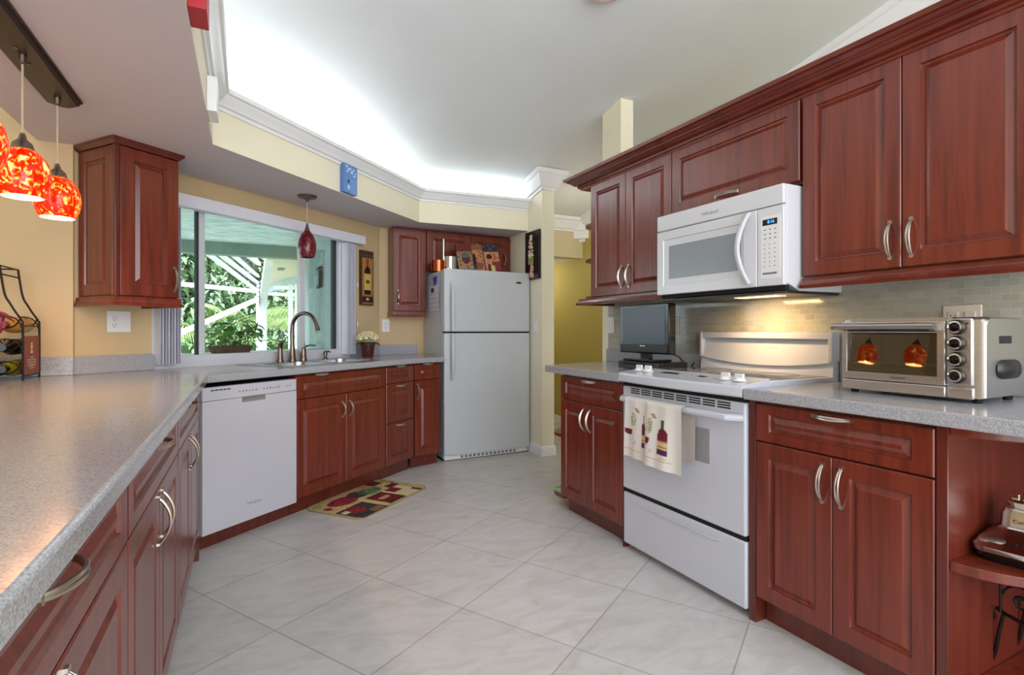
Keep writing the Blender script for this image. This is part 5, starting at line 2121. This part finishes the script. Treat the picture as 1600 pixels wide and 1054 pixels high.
fx = W(1.745, 0.425, ZC + 0.0005)
t = thing('flower_pot', 'small burgundy pot of cream flowers on the counter right of the sink', 'flower', fx)
bm = B()
lathe(bm, [(0.043, 0.0), (0.046, 0.004), (0.060, 0.112), (0.064, 0.114), (0.064, 0.128), (0.058, 0.128), (0.05, 0.10), (0.0, 0.10)], 28)
obj('pot', bm, M_pot, t)
bm = B()
for k in range(22):
    a = 2 * pi * k / 22 + random.uniform(-.2, .2)
    leaf_bm(bm, (0.02 * math.cos(a), 0.02 * math.sin(a), 0.115), (math.cos(a), math.sin(a), 0.45), random.uniform(0.07, 0.11), 0.02, 0.55)
obj('leaves', bm, M_leaf2, t)
bm = B()
for k in range(34):
    g_ = k * 2.39996
    rr = 0.085 * math.sqrt((k + 0.5) / 34)
    cx, cy = rr * math.cos(g_), rr * math.sin(g_)
    cz = 0.148 + 0.048 * (1 - (rr / 0.088) ** 2)
    lathe(bm, [(0.0, -0.012), (0.013, -0.006), (0.015, 0.002), (0.010, 0.010), (0.0, 0.013)], 9, (cx, cy, cz))
    for ring, (cnt, tilt, L) in enumerate(((7, 0.35, 0.027), (6, 1.1, 0.024), (4, 2.4, 0.019))):
        for j in range(cnt):
            b = 2 * pi * j / cnt + ring * 0.4 + k
            leaf_bm(bm, (cx, cy, cz + 0.002), (math.cos(b), math.sin(b), tilt), L, 0.0115, -0.25, 3)
obj('blooms', bm, M_petal, t)

px2 = W(0.77, 0.805, 0.9745)
t = thing('basket_planter', 'leafy green pothos in a long wicker basket on the window ledge', 'plant', px2, A38)
bm = B()
loft(bm, [rrect_ring(0.135, 0.045, 0.04, 0.0), rrect_ring(0.145, 0.050, 0.04, 0.022), rrect_ring(0.155, 0.055, 0.045, 0.042), rrect_ring(0.158, 0.057, 0.045, 0.048), rrect_ring(0.145, 0.047, 0.04, 0.046), rrect_ring(0.14, 0.045, 0.04, 0.036)])
obj('basket', bm, M_basket, t)
bm = B()
bs = B()
for k in range(60):
    x = random.uniform(-0.13, 0.13)
    y = random.uniform(-0.035, 0.035)
    h = random.uniform(0.03, 0.17) * (1.15 - abs(x - 0.03) * 3.4)
    a = random.uniform(0, 2 * pi)
    top_ = Vector((x * 1.25 + 0.04 * math.cos(a), y + 0.03 * math.sin(a), 0.045 + max(0.02, h)))
    tube(bs, [(x, y, 0.034), (x * 1.1, y, 0.034 + (top_.z - 0.034) * 0.6), tuple(top_)], 0.0016, 5)
    leaf_bm(bm, top_, (math.cos(a), 0.6 * math.sin(a), random.uniform(-0.2, 0.5)), random.uniform(0.055, 0.09), random.uniform(0.02, 0.032), 0.5)
tr = [(0.12, -0.01, 0.045), (0.19, -0.02, 0.085), (0.25, -0.03, 0.08), (0.30, -0.035, 0.085), (0.345, -0.04, 0.075)]
tube(bs, tr, 0.0018, 5)
for p in tr[1:]:
    leaf_bm(bm, p, (random.uniform(-0.4, 1), random.uniform(-1, .2), 0.1), 0.05, 0.017, 0.5)
leaf_bm(bm, (0.20, 0.0, 0.15), (0.1, -0.2, 1), 0.075, 0.024, 0.1)
tube(bs, [(0.12, 0, 0.034), (0.17, 0, 0.11), (0.20, 0, 0.155)], 0.0018, 5)
obj('leaves', bm, M_leaf, t)
obj('stems', bs, M_leaf2, t)

# ------------------------------------------------------------------ floor mat


def rug_fn(u, v):
    # u along the sink, v from the room edge (0) to the cabinets (1)
    n_ = math.sin(u * 41 + 5 * math.sin(v * 13)) * math.sin(v * 37 + 3 * math.sin(u * 19))
    c = rgb(196, 176, 124) if n_ > -0.3 else rgb(176, 150, 100)
    if rect(u, v, 0.02, 0.36, 0.0, 0.46):
        c = rgb(52, 52, 58) if n_ > -0.5 else rgb(80, 78, 84)
        if ell(u, v, 0.17, 0.30, 0.09, 0.14):
            c = rgb(138, 40, 46) if n_ > -0.2 else rgb(90, 30, 40)
        if rect(u, v, 0.22, 0.34, 0.03, 0.16) and int(u * 60) % 2:
            c = rgb(200, 154, 96)
        if rect(u, v, 0.04, 0.10, 0.3, 0.4):
            c = rgb(206, 196, 170)
    if rect(u, v, 0.36, 0.43, 0.05, 0.62):
        c = rgb(206, 184, 130)
    if rect(u, v, 0.43, 0.66, 0.04, 0.5):
        c = rgb(116, 30, 32)
        if v < 0.09 or v > 0.46 or u > 0.645:
            c = rgb(44, 40, 44)
        elif rect(u, v, 0.48, 0.61, 0.24, 0.34) and n_ > -0.1:
            c = rgb(196, 150, 110)
    if rect(u, v, 0.66, 0.9, 0.02, 0.5):
        c = rgb(214, 200, 160)
        if rect(u, v, 0.7, 0.82, 0.3, 0.5):
            c = rgb(112, 36, 38)
        if rect(u, v, 0.86, 0.9, 0.02, 0.2):
            c = rgb(50, 56, 52)
    if ell(u, v, 0.30, 0.72, 0.17, 0.16):
        c = rgb(150, 46, 66) if n_ > -0.1 else rgb(104, 30, 48)
    if ell(u, v, 0.50, 0.74, 0.10, 0.15):
        c = rgb(84, 44, 62) if n_ > 0 else rgb(60, 50, 66)
    if ell(u, v, 0.64, 0.70, 0.13, 0.15):
        c = rgb(64, 96, 72) if n_ > -0.2 else rgb(112, 146, 112)
    if ell(u, v, 0.075, 0.66, 0.035, 0.06):
        c = rgb(128, 36, 38)
    if ell(u, v, 0.07, 0.86, 0.05, 0.06):
        c = rgb(150, 160, 100)
    if rect(u, v, 0.66, 0.9, 0.78, 0.98):
        c = rgb(98, 34, 40) if u > 0.76 else rgb(176, 128, 84)
    if rect(u, v, 0.80, 0.94, 0.5, 0.64):
        c = rgb(100, 34, 42)
    if rect(u, v, 0.92, 0.98, 0.62, 0.9) and n_ > 0:
        c = rgb(126, 92, 64)
    return c


def rug_warp(u, v, p):
    Lx, Ly, r = 0.74, 0.455, 0.06
    x, y = p.x, p.y
    # squircle the corners
    for cx, sx_ in ((r, -1), (Lx - r, 1)):
        for cy, sy_ in ((r, -1), (Ly - r, 1)):
            dx, dy = (x - cx) * sx_, (y - cy) * sy_
            if dx > 0 and dy > 0:
                m = max(dx, dy)
                l = math.hypot(dx, dy)
                x, y = cx + sx_ * dx * m / l, cy + sy_ * dy * m / l
    return Vector((x, y, 0.009))


t = thing('floor_mat', 'cushioned floor mat printed with wine bottles and grapes in front of the sink', 'mat', (0.600, 3.205, 0.0), math.radians(39.5))
bm = B()
pts = rrect(0, 0.74, 0, 0.455, 0.06, 6)
lo = [bm.verts.new((x, y, 0.0)) for x, y in pts]
hi = [bm.verts.new((x, y, 0.0086)) for x, y in pts]
for i in range(len(pts)):
    bm.faces.new((lo[i], lo[(i + 1) % len(pts)], hi[(i + 1) % len(pts)], hi[i]))
bm.faces.new(lo[::-1])
bm.faces.new(hi)
obj('backing', bm, mat('mat_edge', rgb(150, 130, 92), 0.8, var=0.1), t)
picture('printed_face', 0.74, 0.455, 150, 92, rug_fn, t, plane='xy', thick=0.009, warp=rug_warp)

# ------------------------------------------------------------------ outside, seen through the sink window
struct('ground', bx(-16, 3.6, -0.10, 14, 40, -0.07), M_lawn, smooth=False)
bm = B()
prism(bm, [(-7, 3.6), (W2(0, 0.8)[0] - 1.0, 3.6), W2(-0.3, 0.75), W2(1.9, 0.75), (1.2, 9.0), (1.2, 13), (-7, 13)], -0.069, -0.03)
struct('patio', bm, M_patio, smooth=False)
bm = B()
prism(bm, [(-6, 3.55), (-0.9, 3.55), W2(-0.2, 0.76), W2(1.72, 0.76), (0.66, 7.75), (-6, 7.75)], 2.25, 2.30)
struct('ceiling_lanai', bm, M_lanai, smooth=False)
struct('beam_lanai', bx(-6, 7.62, 2.095, 0.66, 7.80, 2.26), M_beam, smooth=False)
struct('wall_lanai', bx(0.655, 4.72, -0.07, 0.80, 7.80, 2.6), M_teal, smooth=False)
struct('trim_6', bx(0.62, 7.66, -0.07, 0.70, 7.78, 2.1), M_cage, smooth=False)
bm = B()
prism(bm, [(0.24, 7.80), (0.80, 7.80), (0.85, 10.1), (0.36, 12.6)], 2.10, 2.16)
struct('roof_eave', bm, M_eave, smooth=False)
bm = B()
prism(bm, [(0.36, 12.58), (0.85, 10.08), (0.95, 10.1), (0.46, 12.7)], 1.95, 2.10)
struct('wall_eave', bm, M_teal, smooth=False)
tag(obj('eave_vent', bx(0.42, 8.9, 2.092, 0.52, 9.25, 2.099), M_ink), 'small dark vent in the cream eave outside the window', 'vent')
t = thing('wall_thermometer', 'small framed dial hanging on the teal stucco wall outside', 'thermometer', (0.655, 5.62, 1.55), RZ_R)
obj('frame', bx(0, -0.04, 0, 0.24, -0.002, 0.2), M_darkink, t, 0.004, 1)
obj('face', bx(0.025, -0.043, 0.025, 0.215, -0.038, 0.175), mat('dial_face', rgb(170, 200, 206), 0.4, var=0.1), t)

t = thing('downspout', 'white rain downspout with an elbow at the lanai beam', 'downspout', (0, 0, 0))
bm = B()
for a, b in (((0.206, 8.70, -0.069), (0.206, 8.70, 1.62)), ((0.206, 8.70, 1.60), (0.262, 8.25, 2.08)), ((0.262, 8.26, 2.07), (0.27, 7.86, 2.22))):
    bar(bm, a, b, 0.10, 0.10)
obj('pipe', bm, M_cage, t)
bm = B()
for k in range(16):
    z = 1.5 + k * 0.03
    box(bm, 0.148 + 0.006 * math.sin(k * 3), 8.62 - max(0, z - 1.62) * 0.9, z, 0.156 + 0.012 * abs(math.sin(k * 1.7)), 8.64 - max(0, z - 1.62) * 0.9, z + 0.02)
obj('peeling_edge', bm, M_darkink, t)

t = thing('screen_enclosure', 'white aluminium pool screen enclosure beyond the lanai', 'enclosure', (0, 0, 0))
for a, b, wd in (((-4.2, 9.2, 2.06), (0.208, 13.315, 2.017), 0.085), ((0.364, 13.237, 2.10), (0.721, 10.263, 1.90), 0.07), ((0.364, 13.237, 1.97), (0.721, 10.263, 1.77), 0.07)):
    bm = B()
    bar(bm, a, b, wd)
    obj('rail', bm, M_cage, t)
for a, b in (((-0.56, 9.30, 2.32), (0.20, 13.32, 2.02)), ((-0.42, 9.25, 2.335), (0.208, 13.315, 2.20)), ((-0.25, 9.2, 2.345), (0.208, 13.315, 2.36)), ((0.0, 9.17, 2.303), (0.195, 11.085, 2.391))):
    bm = B()
    bar(bm, a, b, 0.06, 0.06)
    obj('rafter', bm, M_cage, t)
bm = B()
bar(bm, (-3.2, 10.0, -0.06), (0.32, 13.04, 1.89), 0.085)
obj('brace', bm, M_cage, t)
for x, y, h in ((0.69, 10.28, 1.95), (0.775, 9.95, 1.93), (0.21, 13.3, 2.2)):
    bm = B()
    bar(bm, (x, y, -0.069), (x, y, h), 0.075)
    obj('post', bm, M_cage, t)
bm = B()
for q4 in (((-0.55, 9.32, 2.33), (0.20, 13.31, 2.04), (0.208, 13.31, 2.19), (-0.42, 9.27, 2.335)), ((-0.41, 9.26, 2.336), (0.208, 13.31, 2.205), (0.208, 13.31, 2.36), (-0.25, 9.21, 2.345)), ((-0.24, 9.21, 2.346), (0.206, 13.31, 2.37), (0.195, 11.09, 2.392), (0.0, 9.18, 2.305))):
    bm.faces.new([bm.verts.new(p) for p in q4])
obj('roof_screen', bm, M_screen, t, smooth=False)


def scatter_leaves(name, cx, cy, cz, rx, ry, rz_, n, L, m, parent, boxy=False):
    bm = B()
    for k in range(n):
        if boxy:
            p = Vector((cx + random.uniform(-rx, rx), cy + random.uniform(-ry, ry), cz + random.uniform(-rz_, rz_)))
        else:
            v = Vector((random.gauss(0, 1), random.gauss(0, 1), random.gauss(0, 1))).normalized() * random.random() ** 0.4
            p = Vector((cx + v.x * rx, cy + v.y * ry, cz + v.z * rz_))
        d = Vector((random.uniform(-1, 1), random.uniform(-1, 1), random.uniform(-.6, .8)))
        leaf_bm(bm, p, d, L * random.uniform(0.6, 1.3), L * 0.24, 0.4, 2)
    return obj(name, bm, m, parent, ang=80)


def hedge(label, x0, y0, x1, y1, h):
    t = thing('hedge', label, 'hedge', ((x0 + x1) / 2, (y0 + y1) / 2, -0.07))
    L = math.hypot(x1 - x0, y1 - y0)
    t.rotation_euler = (0, 0, math.atan2(y1 - y0, x1 - x0))
    obj('hedge_core', bx(-L / 2, -0.4, 0, L / 2, 0.4, h - 0.12), M_leaf2, t)
    scatter_leaves('leaves', 0, 0, h / 2, L / 2, 0.5, h / 2 + 0.02, 4200, 0.16, M_hedge, t, True)


hedge('clipped green hedge behind the screen enclosure', -5.5, 13.6, 3.5, 14.6, 0.98)


def palm(label, x, y, h, n, L, mfr, spread=1.0, seed=1, droop=0.55, wl=0.6):
    random.seed(seed)
    t = thing('palm_tree', label, 'palm', (x, y, -0.07))
    bm = B()
    tube(bm, [(0, 0, 0), (0.04, 0, h * 0.5), (0.0, 0, h)], [0.13, 0.10, 0.09], 10)
    obj('trunk', bm, M_bark, t)
    for k in range(n):
        a = 2 * pi * k / n + random.uniform(-.2, .2)
        el = random.uniform(0.35, 1.2)
        d = Vector((math.cos(a) * math.cos(el), math.sin(a) * math.cos(el), math.sin(el)))
        bm = B()
        spine = []
        for j in range(13):
            s = j / 12
            spine.append(Vector((0, 0, h)) + d * L * s * spread - Vector((0, 0, 1)) * L * droop * s * s)
        tube(bm, spine, [0.02 * (1 - 0.8 * j / 12) for j in range(13)], 5)
        side = d.cross(Vector((0, 0, 1))).normalized()
        for j in range(1, 34):
            s = j / 34
            f = s * 12
            i = min(11, int(f))
            p = spine[i].lerp(spine[i + 1], f - i)
            tdir = (spine[i + 1] - spine[i]).normalized()
            w_ = wl * math.sin(pi * (s * 0.85 + 0.1))
            for q in (-1, 1):
                leaf_bm(bm, p, side * q + tdir * 0.8 - Vector((0, 0, 0.2)), w_, 0.017, 0.5, 2)
        obj('frond', bm, mfr, t, ang=80)
    return t


palm('green palm with feathery fronds left of the downspout outside', -0.9, 17.6, 0.9, 11, 2.9, M_frond, seed=3)
palm('small yellowish palm in front of the hedge outside', -2.7, 17.2, 0.7, 10, 2.0, M_frond_y, seed=5)
palm('palm with drooping fronds seen through the screen door outside', 1.9, 17.8, 1.5, 12, 2.1, M_frond, seed=9)
random.seed(21)


def tree(label, x, y, h, r, n=8200, m=None):
    t = thing('broadleaf_tree', label, 'tree', (x, y, -0.07))
    bm = B()
    tube(bm, [(0, 0, 0), (0.1, 0, h * 0.4), (0, 0.05, h * 0.7)], [0.22, 0.17, 0.1], 10)
    obj('trunk', bm, M_bark, t)
    scatter_leaves('crown', 0, 0, h * 0.52, r, 1.4, h * 0.54, n, 0.36, m or M_tree, t, True)


tree('grey green tree at the far left behind the enclosure', -6.9, 23.5, 4.6, 2.3)
tree('tall pale green tree behind the green palm', -2.1, 24.0, 5.4, 2.5)
tree('dark green tree at the right behind the screen door', 2.95, 24.0, 5.4, 2.5)
